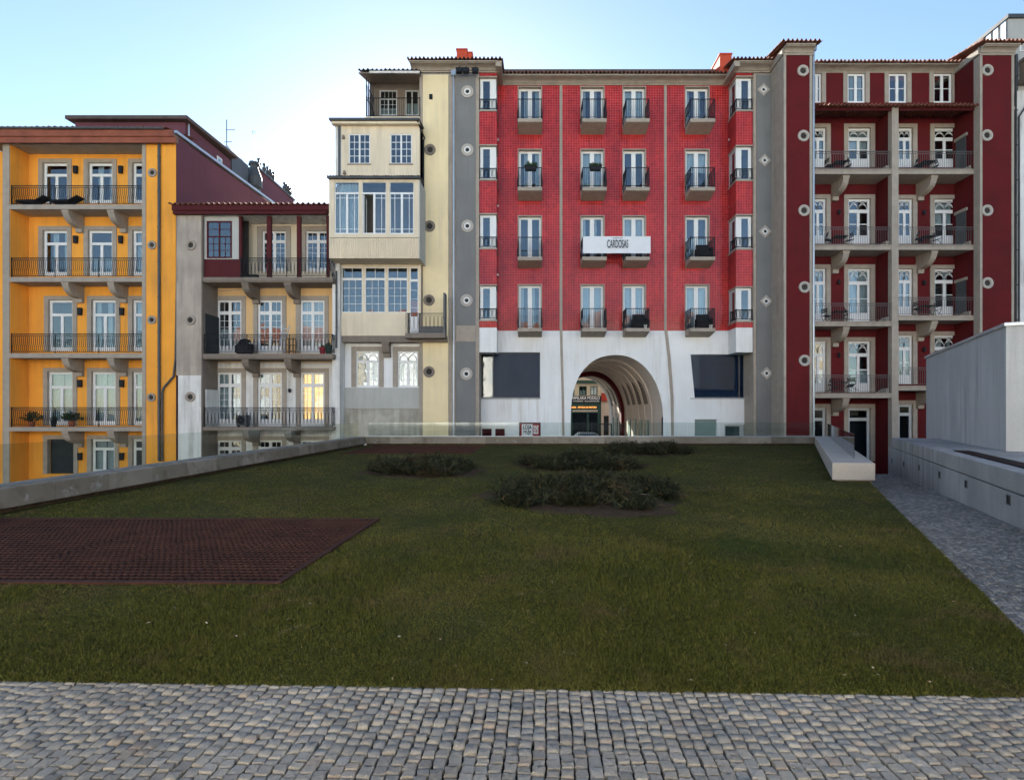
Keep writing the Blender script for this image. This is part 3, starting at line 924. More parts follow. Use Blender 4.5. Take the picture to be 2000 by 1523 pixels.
# patchy growth: slow waves give thin, dry and lush places
pat = np.sin(xx * 1.7 + 1.3 * np.sin(yy * .9)) + np.sin(yy * 1.3 + .7 * np.sin(xx * 2.1)) + .7 * np.sin(xx * 4.3 + yy * 3.1)
ln = (.016 + .016 * RNG.random(n) ** 1.6) * (1 + .22 * pat) * (1 + .02 * yy)
wd = (.0026 + .0014 * RNG.random(n)) * (.75 + .09 * yy)
az = RNG.random(n) * 2 * np.pi
le = .35 + RNG.random(n) * .95
dx, dy_ = np.cos(az) * le * ln, np.sin(az) * le * ln
pa = RNG.random(n) * np.pi
wx, wy = np.cos(pa) * wd, np.sin(pa) * wd
V = np.empty((n, 3, 3), np.float32)
V[:, 0] = np.stack([xx - wx, yy - wy, np.full(n, .0)], 1)
V[:, 1] = np.stack([xx + wx, yy + wy, np.full(n, .0)], 1)
V[:, 2] = np.stack([xx + dx, yy + dy_, ln * np.sqrt(np.maximum(.06, 1 - le ** 2 * .75))], 1)
go = mesh_np('grass', V.reshape(-1, 3), np.arange(n * 3).reshape(-1, 3), 'grass', kind='stuff')
go['label'] = 'short dark green and straw coloured grass of the lawn'; go['category'] = 'grass'

# dry leaves and bits of litter on lawn and cobbles
VV, FF = [], []
for k in range(170):
    y = 3.2 + 12 * rs.random() ** 1.7
    x = rs.uniform(-.95, .95) * y
    if not bool(in_lawn(np.array([x]), np.array([y]))[0]): continue
    a = rs.uniform(0, 6.28); l, w = rs.uniform(.007, .018), rs.uniform(.004, .008)
    i = len(VV)
    for q, s in ((-1, 0), (0, 1), (1, 0), (0, -1)):
        VV.append((x + q * l * math.cos(a) - s * w * math.sin(a), y + q * l * math.sin(a) + s * w * math.cos(a), .034 + rs.uniform(0, .012)))
    FF += [(i, i + 3, i + 1), (i + 3, i + 2, i + 1)]
lo = mesh_np('fallen_leaves', np.array(VV), np.array(FF), 'litter', kind='stuff')
lo['label'] = 'small dry leaves scattered over the lawn'; lo['category'] = 'leaves'

def juniper(nm, label, x0, x1, y0, y1, h, seed):
    r = np.random.default_rng(seed); rp = random.Random(seed)
    t = thing(nm, label, 'shrub', ((x0 + x1) / 2, (y0 + y1) / 2, 0), 'spreading junipers in the lawn')
    nc = 36
    cl = []
    for k in range(nc):
        for _ in range(60):
            a, b = rp.uniform(-1, 1), rp.uniform(-1, 1)
            if a * a + b * b < .82: break
        cx, cy = (x0 + x1) / 2 + a * (x1 - x0) / 2, (y0 + y1) / 2 + b * (y1 - y0) / 2
        e = (1 - .72 * (a * a + b * b)) * (.46 + .30 * (b + 1))
        cl.append((cx, cy, rp.uniform(.13, .30) * (x1 - x0) / 3.4, rp.uniform(.18, .36) * (y1 - y0) / 2.4, h * e * rp.uniform(.45, 1.2)))
    root = ((x0 + x1) / 2, (y0 + y1) / 2)
    br = MB()
    for cx, cy, rx, ry, hh in cl:
        p0 = Vector((root[0] + rp.uniform(-.2, .2), root[1] + rp.uniform(-.2, .2), 0)); p1 = Vector((cx, cy, hh * .7))
        br.tube([p0, p0.lerp(p1, .5) + Vector((rp.uniform(-.1, .1), rp.uniform(-.1, .1), .06)), p1], [.022, .015, .006], 5)
    br.build('branches', 'stone_dark', t)
    Vs, Fs = [], []
    per = 480
    base = 0
    for cx, cy, rx, ry, hh in cl:
        a = r.random(per) * 2 * np.pi; q = np.sqrt(r.random(per)); el = r.random(per) ** .6
        px_, py_ = np.cos(a) * q, np.sin(a) * q
        top = np.sqrt(np.maximum(.02, 1 - q * q))
        P = np.stack([cx + px_ * rx, cy + py_ * ry, hh * (.25 + .75 * el) * (.35 + .65 * top)], 1)
        D = np.stack([px_ * .9 + r.normal(0, .45, per), py_ * .9 + r.normal(0, .45, per), .35 + .75 * r.random(per)], 1)
        D /= np.linalg.norm(D, axis=1)[:, None]
        S = np.cross(D, r.normal(0, 1, (per, 3))); S /= np.linalg.norm(S, axis=1)[:, None]
        stray = r.random(per) < .16
        P[:, :2] += (np.stack([px_, py_], 1) * (stray * r.random(per) * .22)[:, None])
        P[:, 2] = np.maximum(.02, P[:, 2] + stray * r.normal(0, .06, per))
        L = (.07 + .12 * r.random(per) + stray * .12)[:, None]; w = (.008 + .009 * r.random(per))[:, None]
        # each sprig: a spine blade with two side needles
        v = np.stack([P - S * w, P + S * w, P + D * L,
                      P + D * L * .3, P + D * L * .42, P + D * L * .55 + S * L * .42,
                      P + D * L * .45, P + D * L * .57, P + D * L * .72 - S * L * .40], 1)
        Vs.append(v.reshape(-1, 3))
    V = np.concatenate(Vs)
    mesh_np('foliage', V, np.arange(len(V)).reshape(-1, 3), 'juniper', t, kind='stuff')
for k, s in enumerate(SHR): juniper(*s, seed=100 + k)

# ================================================================== red tiled building with the archway
Ym, Yb, Yp = 33.0, 31.75, 31.6
EAVE = 21.98
R = thing('apartment_building', 'tall building faced in glossy red tiles above a white base with an archway', 'building', (4, Ym, LOW))
cols = [(1013, 1057), (1135, 1179), (1217, 1260), (1339, 1384)]
rows = [(170.6, 250.5, 231.5), (293, 380, 365.4), (422.7, 511.5, 501.4), (557, 645.5, 640.6)]
def rect(Y, a, b, c, d): return (X(a, Y), X(b, Y), Z(d, Y), Z(c, Y))
zW = Z(646, Ym)                                              # where red tiles meet the white base
xL, xR = X(966, Ym), X(1436, Ym)
holes = [rect(Ym, c[0], c[1], r[0], r[1]) for c in cols for r in rows]
MB().plate(xL, xR, zW, Z(166, Ym), Ym, Ym + .32, holes).build('tiled_wall', 'tile', R)
curs = [['side2', 'side', 'full', 'side'], ['side2', 'full', None, 'top'], [None, 'side', 'top', 'half'], ['side', 'full', 'full', 'full']]
YF = 31.9
for ri, (t, b, sl) in enumerate(rows):
    for ci, (a, c) in enumerate(cols):
        MB().plate(X(a, Ym) - .055, X(c, Ym) + .055, Z(b, Ym), Z(t, Ym) + .055, Ym - .025, Ym + .2, [(X(a, Ym) + .004, X(c, Ym) - .004, Z(b, Ym) - 1, Z(t, Ym) - .004)]).build('door_trim', 'stone', R)
        win(R, Ym, a, c, t, b, dy=.22, fw=.13, mw=.26, leaves=2, cur=curs[ri][ci], name='french_door')
        x0, x1 = X(a, Ym) - .03, X(c, Ym) + .03
        zt = Z(sl, YF)
        sb = MB().prism([(Ym - .001, zt), (YF, zt), (YF, zt - .20), (YF + .05, zt - .22), (Ym - .001, zt - .40)], x0, x1, 'x').build('balcony', 'stone', R)
        railing(sb, [(x0 + .03, Ym - .02), (x0 + .03, YF + .04), (x1 - .03, YF + .04), (x1 - .03, Ym - .02)], zt, zt + 1.16, sp=.105, style='belly', second=False, r=.016)
for a, b in ((1093, 1098.3), (1297, 1302)):
    MB().box(X(a, Ym), X(b, Ym), Ym - .035, Ym + .02, zW, Z(167, Ym)).build('stone_strip', 'stone', R)
for pts in ([(1093, 645.5), (1098.5, 645.5), (1101.5, 777), (1102.6, 852), (1098, 852), (1097, 777)], [(1297.5, 645.5), (1303.5, 645.5), (1310, 700), (1315.5, 777), (1316, 852), (1311, 852), (1309.5, 777), (1304, 700)]):
    MB().prism([(X(p, Ym), Z(q, Ym)) for p, q in pts], Ym - .03, Ym + .02, 'y').build('stone_strip', 'stone', R)

# white base: openings and archway
ACX, AA, AB, ASP = X(1205, Ym), 2.83, 3.83, Z(815, Ym)
def arch(u, s=1.0):
    e = 2.35 if u < 0 else 2.05
    return ASP + AB * s * (max(0, 1 - abs(u) ** e)) ** (1 / e)
xa0, xa1 = ACX - AA, ACX + AA
bh = [rect(Ym, 937, 1055, 688, 777), rect(Ym, 938, 989, 834, 880), rect(Ym, 1014, 1056, 825, 890)]
MB().plate(X(930, Ym), xa0, LOW, zW, Ym + .002, Ym + .4, bh).build('base_wall', 'white', R)
bh2 = [rect(Ym, 1349, 1478, 692, 777), rect(Ym, 1357, 1400, 819, 900), rect(Ym, 1415, 1474, 829, 900)]
MB().plate(xa1, X(1482, Ym), LOW, zW, Ym + .002, Ym + .4, bh2).build('base_wall', 'white', R)
MB().prism([(X(1349, Ym) - .01, Z(691, Ym)), (X(1349, Ym) - .01, Z(778, Ym)), (X(1357, Ym), Z(778, Ym))], Ym + .006, Ym + .38, 'y').build('window_cheek', 'white', R)
mb = MB(); nA = 28
for k in range(nA):
    u0, u1 = -math.cos(math.pi * k / nA), -math.cos(math.pi * (k + 1) / nA)
    xx0, xx1 = ACX + AA * u0, ACX + AA * u1
    mb.poly((xx0, Ym + .002, arch(u0)), (xx1, Ym + .002, arch(u1)), (xx1, Ym + .002, zW), (xx0, Ym + .002, zW))
mb.build('base_wall', 'white', R)
# vaulted passage: ribs, niches painted as flat dark patches on the right side, red ring
YR = 55.0
ysec = [Ym + .002]
for k in range(9): ysec += [36.2 + 2.15 * k - .35, 36.2 + 2.15 * k + .35, 36.2 + 2.15 * k + .37, 36.2 + 2.15 * (k + 1) - .37]
ysec = sorted(set([y for y in ysec if y < YR] + [YR]))
mb = MB()
us = [-math.cos(math.pi * k / 36) for k in range(37)]
def sec(y, s):
    p = [(ACX - AA * s, LOW + .2), (ACX - AA * s, 0)]
    p += [(ACX + AA * s * u, arch(u, s)) for u in us]
    p += [(ACX + AA * s, 0), (ACX + AA * s, LOW + .2)]
    return [(x, y, z) for x, z in p]
def isrib(y): return any(abs(y - (36.2 + 2.15 * k)) < .36 for k in range(9))
prev = None
for a, b in zip(ysec, ysec[1:]):
    s = .978 if isrib((a + b) / 2) else 1.0
    A_, B_ = sec(a, s), sec(b, s)
    for k in range(len(A_) - 1): mb.poly(A_[k], B_[k], B_[k + 1], A_[k + 1])
    if prev is not None and prev != s:
        C_, D_ = sec(a, prev), sec(a, s)
        for k in range(len(C_) - 1): mb.poly(C_[k], C_[k + 1], D_[k + 1], D_[k])
    prev = s
mb.build('vaulted_passage', 'vault', R)
mb = MB()
C_, D_ = sec(46.4, .90), sec(47.3, .90)
E_, G_ = sec(46.4, .998), sec(47.3, .998)
for k in range(len(C_) - 1):
    mb.poly(C_[k], D_[k], D_[k + 1], C_[k + 1]); mb.poly(C_[k], C_[k + 1], E_[k + 1], E_[k])
mb.build('red_arch_ring', 'wine', R)
for k in range(8):
    y = 37.3 + 2.15 * k
    if 45.4 < y < 47.6: continue
    xw = ACX + AA - .02
    def xin(z):
        q = max(0, (z - ASP) / AB); return ACX + AA * (1 - q ** 2.05) ** (1 / 2.05) - .035
    m = MB(); zs_ = [2.15 + .15 * j for j in range(12)]
    def hw(z): return .68 * math.sqrt(max(0, 1 - max(0, (z - 2.5) / 1.32) ** 2))
    for za, zb2 in zip(zs_, zs_[1:]):
        m.poly((xin(za), y - hw(za), za), (xin(za), y + hw(za), za), (xin(zb2), y + hw(zb2), zb2), (xin(zb2), y - hw(zb2), zb2))
    m.build('niche_shade', 'stone_dark', R)  # shade of the niche laid on the vault as a flat patch
    MB().box(xw - .09, xw + .01, y - .5, y + .5, LOW + .3, 1.05).build('side_door', 'door_green', R)

# shop windows and lower openings in the base
def shopwin(px0, px1, py0, py1, splits, mats):
    x0, x1, z0, z1 = rect(Ym, px0, px1, py0, py1)
    xs = [x0] + [X(s, Ym) for s in splits] + [x1]
    hs = [(a + .045, b - .045, z0 + .06, z1 - .05) for a, b in zip(xs, xs[1:])]
    w = MB().plate(x0, x1, z0, z1, Ym + .10, Ym + .16, hs).build('shop_window', 'zinc_dark', R)
    for h, g_ in zip(hs, mats): pane(w, *h, Ym + .12, g_)
    for h, g_ in zip(hs, mats):
        if g_ == 'glass_shop': MB().box(h[0] - .04, h[1] + .04, Ym + .17, Ym + .18, h[2] - .05, h[3] + .04).build('gloom_sheet', 'shop_gloom', w)  # sheet added behind the glass to paint the shop's darkness
    MB().box(x0 - .02, x1 + .02, Ym - .06, Ym + .09, z0 - .07, z0 - .002).build('sill', 'concrete_white', w)
    return w
shopwin(937, 1055, 688, 777, [963], ['glass', 'glass_shop'])
shopwin(1349, 1478, 692, 777, [1445], ['glass_shop', 'glass_shop'])
w = win(R, Ym, 938, 989, 834, 880, dy=.08, fw=.10, mw=.22, leaves=2, mat='frame_white', glass='glass')
MB().box(X(938, Ym) + .05, X(989, Ym) - .05, Ym + .22, Ym + .24, Z(880, Ym), Z(835, Ym)).build('red_backing', 'poster_red', w)
MB().plate(X(1014, Ym), X(1056, Ym), Z(890, Ym), Z(825, Ym), Ym + .10, Ym + .15, [(X(1014, Ym) + .07, X(1056, Ym) - .07, Z(890, Ym), Z(825, Ym) - .07)]).build('poster_window', 'wine_paint', R)
ps_ = MB().box(X(1014, Ym) + .07, X(1056, Ym) - .07, Ym + .13, Ym + .145, Z(890, Ym), Z(825, Ym) - .07).build('red_poster', 'poster_red', R)
MB().box(X(1019, Ym), X(1040.3, Ym), Ym + .118, Ym + .129, Z(872, Ym), Z(828.2, Ym)).build('white_sheet', 'plastic_white', ps_)
text('LOJA', 'ink', ps_, (X(1029.7, Ym), Ym + .114, Z(834.7, Ym)), .36, .66, bold=.010)
text('98.08', 'ink', ps_, (X(1029.7, Ym), Ym + .114, Z(845.5, Ym)), .36, .60, bold=.010)
text('ESE', 'ink_white', ps_, (X(1047.2, Ym), Ym + .124, Z(839, Ym)), .40, .95, rot=(math.pi / 2, -math.pi / 2, 0), bold=.012)
MB().box(X(1357, Ym) + .02, X(1400, Ym) - .02, Ym + .18, Ym + .22, Z(900, Ym), Z(819, Ym) - .03).build('shutter_door', 'door_green', R)
w = MB().plate(X(1415, Ym), X(1474, Ym), Z(900, Ym), Z(829, Ym), Ym + .12, Ym + .18, [(X(1418, Ym), X(1446, Ym), Z(899, Ym), Z(832.5, Ym)), (X(1454, Ym), X(1472, Ym), Z(899, Ym), Z(832.5, Ym))]).build('low_window', 'frame_grey', R)
pane(w, X(1418, Ym), X(1446, Ym), Z(899, Ym), Z(832.5, Ym), Ym + .15, 'glass'); pane(w, X(1454, Ym), X(1472, Ym), Z(899, Ym), Z(832.5, Ym), Ym + .15, 'glass')
MB().box(X(1416, Ym), X(1473, Ym), Ym + .30, Ym + .32, Z(900, Ym), Z(830, Ym)).build('blind', 'door_green', w)
MB().box(xL - 1, xa0 - .1, Ym + 1.3, Ym + 1.4, LOW, Z(166, Ym)).build('interior_wall', 'unlit_interior', R)
MB().box(xa0 - .1, xa1 + .1, Ym + 1.3, Ym + 1.4, zW - .6, Z(166, Ym)).build('interior_wall', 'unlit_interior', R)
MB().box(xa1 + .1, xR + 1, Ym + 1.3, Ym + 1.4, LOW, Z(166, Ym)).build('interior_wall', 'unlit_interior', R)
MB().box(X(822, Yp), xa0 - .1, Ym + 1.42, YR - .1, LOW, EAVE - .1).build('body', 'grey_render', R)
MB().box(xa0 - .1, xa1 + .1, Ym + 1.42, YR - .1, ASP + AB + .15, EAVE - .1).build('body', 'grey_render', R)
MB().box(xa1 + .1, X(1524, Yp), Ym + 1.42, YR - .1, LOW, EAVE - .1).build('body', 'grey_render', R)

# projecting corner bays
def bay(px0, px1, opens, side):
    x0, x1 = X(px0, Yb), X(px1, Yb)
    zz = [Z(646, Ym)] + [z for o in reversed(opens) for z in (Z(o[1], Yb), Z(o[0], Yb))] + [Z(143, Yb)]
    for k in range(0, len(zz), 2):
        MB().box(x0, x1, Yb, Ym - .002, zz[k], zz[k + 1]).build('tiled_spandrel', 'tile', R)
    MB().box(x0, x1, Yb + .001, Ym - .002, Z(688, Yb), zW - .002).build('white_spandrel', 'white', R)
    for (t, b) in opens:
        za, zb = Z(b, Yb), Z(t, Yb)
        MB().box(x0 - .03, x1 + .03, Yb - .05, Ym - .004, za - .045, za + .045).build('sill', 'stone', R)
        MB().box(x0 - .03, x1 + .03, Yb - .05, Ym - .004, zb - .04, zb + .03).build('lintel', 'stone', R)
        w = MB()
        ga, gb = (x0 + .22, x0 + .62) if side > 0 else (x1 - .62, x1 - .22)
        w.plate(x0 + .04, x1 - .04, za + .05, zb - .05, Yb + .12, Yb + .18, [(ga, gb, za + .16, zb - .18)])
        o = w.build('corner_window', 'frame_white', R)
        pane(o, ga, gb, za + .16, zb - .18, Yb + .14, 'glass')
        # side face of the bay
        xs_ = x1 - .10 if side > 0 else x0 + .04
        s = MB()
        s.box(xs_, xs_ + .06, Yb + .19, Yb + .32, za + .05, zb - .05); s.box(xs_, xs_ + .06, Ym - .42, Ym - .01, za + .05, zb - .05)
        s.box(xs_, xs_ + .06, Yb + .321, Ym - .421, za + .05, za + .18); s.box(xs_, xs_ + .06, Yb + .321, Ym - .421, zb - .2, zb - .05)
        s.build('side_frame', 'frame_grey', o)
        MB().box(xs_ + .02, xs_ + .03, Yb + .32, Ym - .42, za + .18, zb - .2).build('pane', 'glass', o)
        MB().box(x0 + .12, x1 - .12, Ym - .07, Ym - .05, za + .05, zb - .05).build('room_wall', 'unlit_interior', o)
        xin = x1 - .02 if side > 0 else x0 + .02
        xo = x0 + .03 if side > 0 else x1 - .03
        railing(o, [(xo, Yb + .02), (xin, Yb + .02), (xin, Ym - .35)], za + .05, za + .70, sp=.11, style='oval', second=False, r=.015)
bay(936, 970, [(151, 217), (284, 352), (418, 486), (557, 626)], 1)
bay(1437.5, 1470, [(150, 217), (285, 353), (420, 487), (560.5, 628)], -1)
for px, py in ((972, 275), (972, 404), (972, 538), (1423.5, 275), (1424.5, 405), (1425.5, 540)):
    x, z = X(px, Ym), Z(py, Ym)
    MB().lathe(x, Ym - .12, [(.03, z - .07), (.075, z - .05), (.08, z), (.05, z + .06), (.02, z + .07)], 10).build('small_lamp', 'plastic_white', R)

# grey and cream pilasters with portholes and diamonds
zb_, zt_ = LOW, Z(143, Yp)
MB().box(X(819, Yp), X(936, Yb) - .003, Yp + .05, Ym + 1.4, zb_, zt_).build('pilaster_core', 'stone', R)
MB().box(X(826, Yp), X(875.5, Yp), Yp - .01, Yp + .048, zb_, zt_ - .10).build('cream_pilaster', 'cream', R)
MB().box(X(891, Yp), X(928.5, Yp), Yp - .01, Yp + .048, zb_, Z(667, Yp)).build('grey_pilaster', 'grey_render', R)
MB().box(X(891, Yp), X(928.5, Yp), Yp - .03, Yp + .048, Z(666.9, Yp), Z(636, Yp)).build('stone_band', 'stone', R)
MB().box(X(891, Yp), X(928.5, Yp), Yp - .01, Yp + .048, Z(635.9, Yp), zt_ - .10).build('grey_pilaster', 'grey_render', R)
MB().box(X(1470.2, Yb) + .003, X(1524, Yp), Yp + .05, Ym + 1.4, zb_, zt_).build('pilaster_core', 'stone', R)
MB().box(X(1478, Yp), X(1516, Yp), Yp - .01, Yp + .048, zb_, zt_ - .10).build('grey_pilaster', 'grey_render', R)
for p in ((913, 180), (913, 293.5), (913, 442), (911.5, 587), (911, 730)): porthole(R, *p, Yp - .011, 12, 'disc')
for p in ((1491, 176), (1493, 314), (1494, 452.5), (1496, 588.5), (1497, 729)): porthole(R, *p, Yp - .011, 12.4, 'diamond', name='diamond_vent')
for p in ((840, 293), (839, 442), (838, 586.5), (838, 726)): porthole(R, *p, Yp - .011, 11, 'brown')
MB().box(X(838.5, Yp), X(845, Yp), Yp - .05, Yp - .011, Z(195, Yp), Z(185, Yp)).build('wall_vent', 'iron', R)
pipe(R, 886.5, 150, 858, Yp + .05, .07)
pipe(R, 1520, 140, 858, Yp + .05, .075)

# cornices and tiled eaves
cornice(R, xL - .3, xR + .3, Ym, Ym - .62, Z(167.5, Ym), EAVE - .03)
cz0 = Z(143.5, Yb)
cornice(R, X(803, Yp), X(969.5, Yb) + .12, Yb - .02, Yb - .62, cz0, EAVE - .025)
cornice(R, X(1438, Yb) - .12, X(1526, Yp), Yb - .02, Yb - .62, cz0, EAVE - .025)
MB().box(X(969.5, Yb) - .002, X(969.5, Yb) + .34, Yb - .6, Ym - .05, EAVE - .35, EAVE - .027).build('cornice_return', 'stone', R)
MB().box(X(1438, Yb) - .34, X(1438, Yb) + .002, Yb - .6, Ym - .05, EAVE - .35, EAVE - .027).build('cornice_return', 'stone', R)
tiles(R, X(972, Ym) + .3, X(1424, Ym) - .3, Ym - .68, EAVE + .02, 5.5)
tiles(R, X(799, Yp), X(972, Yb) + .35, Yb - .70, EAVE + .025, 6.5)
tiles(R, X(1436, Yb) - .4, X(1524, Yp) - .05, Yb - .70, EAVE + .025, 6.5)
MB().box(X(799, Yp) + .2, X(1524, Yp) - .1, Ym + .4, YR - .1, EAVE - .1, EAVE + .9).build('roof_deck', 'roof_tile_dark', R)
def chimney(par, x0, x1, y0, y1, z0, z1):
    c = MB().box(x0, x1, y0, y1, z0, z1).build('chimney', 'chimney_red', par)
    MB().box(x0 - .04, x1 + .04, y0 - .04, y1 + .04, z1 + .001, z1 + .08).build('chimney_cap', 'chimney_red', c)
chimney(R, X(892, 33.5), X(912, 33.5), 33.5, 35, EAVE + .3, Z(98, 33.5)); chimney(R, X(912.5, 33.6), X(922, 33.6), 33.62, 34.6, EAVE + .3, Z(104, 33.6))
chimney(R, X(1406, 32.6), X(1429, 32.6), 32.6, 34.6, EAVE + .2, Z(107, 32.6))
for px in (897, 910, 928):
    x, z = X(px, 31.2), Z(139, 31.2)
    m = MB()
    m.prism([(x - .16, z - .14), (x + .16, z - .14), (x + .20, z + .10), (x - .20, z + .10)], 31.02, 31.28, 'y'); m.tube([(x, 31.2, z + .10), (x, 31.3, z + .32)], .03, 6)
    m.build('floodlight', 'iron', R)
# banner across two balconies
bY = YF - .09
bt = MB()
bx0, bx1, bz1, bz0 = X(1138.5, bY), X(1270.5, bY), Z(462, bY), Z(495, bY)
nb = 24
for k in range(nb + 1):
    t = k / nb; xx_ = bx0 + (bx1 - bx0) * t; w_ = .008 * math.sin(t * 9) + .004 * math.sin(t * 23)
    bt.v += [(xx_, bY - .02 + w_, bz0), (xx_, bY - .02 + w_ * .4, bz1), (xx_, bY - .012 + w_, bz0), (xx_, bY - .012 + w_ * .4, bz1)]
    if k:
        a = 4 * (k - 1); bt.f += [(a, a + 4, a + 5, a + 1), (a + 2, a + 3, a + 7, a + 6), (a, a + 2, a + 6, a + 4), (a + 1, a + 5, a + 7, a + 3)]
ban = tag(bt.build('banner', 'banner_cloth'), 'white cloth banner with dark lettering hung across two balconies', 'banner')
text('CARDOSAS', 'ink', ban, ((bx0 + bx1) / 2 + .05, bY - .062, (bz0 + bz1) / 2 + .02), .68, .36, bold=.006)
text('PASSEIO DAS', 'ink', ban, ((bx0 + bx1) / 2 + .05, bY - .062, bz1 - .11), .10, .95)

# ================================================================== dark red building on the right
Yt, Yu, Ybf = 30.1, 31.9, 30.5
E = thing('apartment_building', 'dark wine red building with white doors, stone balconies and two round vented towers', 'building', (20, Yt, LOW))
def tower(px0, px1, vents, side):
    x0, x1 = X(px0, Yt), X(px1, Yt)
    MB().box(x0, x1, Yt, Yu + 4, LOW, Z(108, Yt)).build('tower_wall', 'wine', E)
    for a, b in ((x0 - .14, x0 + .001), (x1 - .001, x1 + .14)):
        MB().box(a, b, Yt - .03, Yt + .4, LOW, Z(108, Yt)).build('quoin_strip', 'stone', E)
    MB().box(x0 - .15, x0 - .002, Yt + .401, Yu + 4, LOW, Z(108, Yt)).build('tower_side', side, E)
    cornice(E, x0 - .16, x1 + .16, Yt - .01, Yt - .42, Z(109, Yt), EAVE - .02)
    MB().box(x0 - .22, x1 + .22, Yt - .005, Yu + 4, Z(107, Yt), EAVE - .022).build('cornice_block', 'stone', E)
    tiles(E, x0 - .45, x1 + .45, Yt - .55, EAVE + .02, 2.8, slope=.2)
    for v in vents: porthole(E, *v, Yt - .001, 11.2, 'light')
tower(1535, 1581, [(1568, 139), (1569, 266), (1570, 411.5), (1571, 561), (1571, 704)], 'stone')
tower(1918, 1975, [(1928, 138), (1927, 265), (1927.5, 411.5), (1928, 553)], 'wine')
pipe(E, 1586.5, 102, 880, Yt + .25, .075)
pipe(E, 1913, 102, 660, Yt + .25, .075)
pipe(E, 1981, 110, 660, Yt + .9, .09, mat='zinc_dark', head=False)
topw = [(1587, 1604.7), (1654.5, 1690), (1735, 1771.5), (1822.5, 1859.5)]
xe0, xe1 = X(1583, Yu), X(1912, Yu)
rowsA = [(249.6, 327), (387.7, 477), (524, 628.6), (666, 766), (796, 900)]
rowsB = [(249.6, 327), (388.5, 477), (525, 616), (654.7, 750), (789, 880)]
dA = [(1584, 1614), (1656, 1700.5)]; dB = [(1754, 1783), (1824, 1870)]
slabA = [335.5, 483.5, 632.5, 772.5]; slabB = [335.5, 483.5, 621, 758]
holes = [rect(Yu, a, b, 143.5, 201) for a, b in topw]
for rr_, dd_ in ((rowsA, dA), (rowsB, dB)):
    for (t, b) in rr_:
        for (a, c) in dd_: holes.append(rect(Yu, a, c, t, b))
MB().plate(xe0, xe1, LOW, Z(141, Yu), Yu, Yu + .3, holes).build('wall', 'wine', E)
MB().box(xe0, xe1, Yu + 1.2, Yu + 1.3, LOW, EAVE).build('interior_wall', 'unlit_interior', E)
MB().box(xe0, xe1, Yu + 1.32, Yu + 16, LOW, EAVE).build('body', 'wine', E)
MB().box(xe0 + .05, xe1 - .05, Yu - .03, Yu - .001, Z(143, Yu), Z(141, Yu)).build('stone_course', 'stone', E)
cornice(E, xe0, xe1, Yu, Yu - .5, Z(141, Yu), EAVE - .02)
tiles(E, xe0, xe1, Yu - .6, EAVE + .03, 6)
for i, (a, c) in enumerate(topw):
    surround(E, Yu, a, c, 143.5, 201, w=.24, wt=.02)
    win(E, Yu, a, c, 143.5, 201, dy=.06, fw=.12, mw=.16, leaves=2, grid=(1, 2), cur='side2' if i == 1 else None, mun=.04)
for ri in range(5):
    for bi, (rr_, dd_) in enumerate(((rowsA, dA), (rowsB, dB))):
        t, b = rr_[ri]
        for ci, (a, c) in enumerate(dd_):
            surround(E, Yu, a, c, t, b, w=.24, wt=.22)
            cu = {(2, 0): 'full'}.get((ri, bi)) or (rs.choice((None, None, 'side', 'side2', 'half', 'top')) if ri < 4 else None)
            if ri < 4: win(E, Yu, a, c, t, b, dy=.10, fw=.13, mw=.15, leaves=2, bot=.42, transom=.27, tb=.20, fan=True, grid=(1, 2), mun=.05, cur=cu, name='french_door')
            else: win(E, Yu, a, c, t, b, dy=.10, fw=.16, mw=.1, leaves=1, transom=.22, tb=.18, name='glazed_door', mat='frame_grey', glass='glass_shop')
xpost0, xpost1 = X(1741, Ybf), X(1754, Ybf)
MB().box(xpost0, xpost1, Ybf - .04, Ybf + .28, LOW, Z(207, Ybf)).build('stone_post', 'stone', E)
MB().box(xpost0 + .05, xpost1 - .05, Ybf + .281, Yu - .002, LOW, Z(215, Ybf)).build('partition_wall', 'wine', E)
MB().box(X(1904, Ybf), X(1915, Ybf), Ybf - .04, Ybf + .3, LOW, Z(125, Ybf)).build('stone_pier', 'stone', E)
MB().box(X(1904, Ybf) + .04, X(1915, Ybf), Ybf + .301, Yu - .002, LOW, Z(125, Ybf)).build('recess_wall', 'wine', E)
tiles(E, X(1588, Ybf), X(1905, Ybf), Ybf - .35, Z(205.5, Ybf - .35), Yu - Ybf + .34, slope=.18)
MB().box(X(1588, Ybf), xpost0 - .01, Ybf - .05, Ybf + .06, Z(217, Ybf), Z(209.5, Ybf)).build('eaves_board', 'wine_paint', E)
MB().box(xpost1 + .01, X(1904, Ybf) - .01, Ybf - .05, Ybf + .06, Z(217, Ybf), Z(209.5, Ybf)).build('eaves_board', 'wine_paint', E)
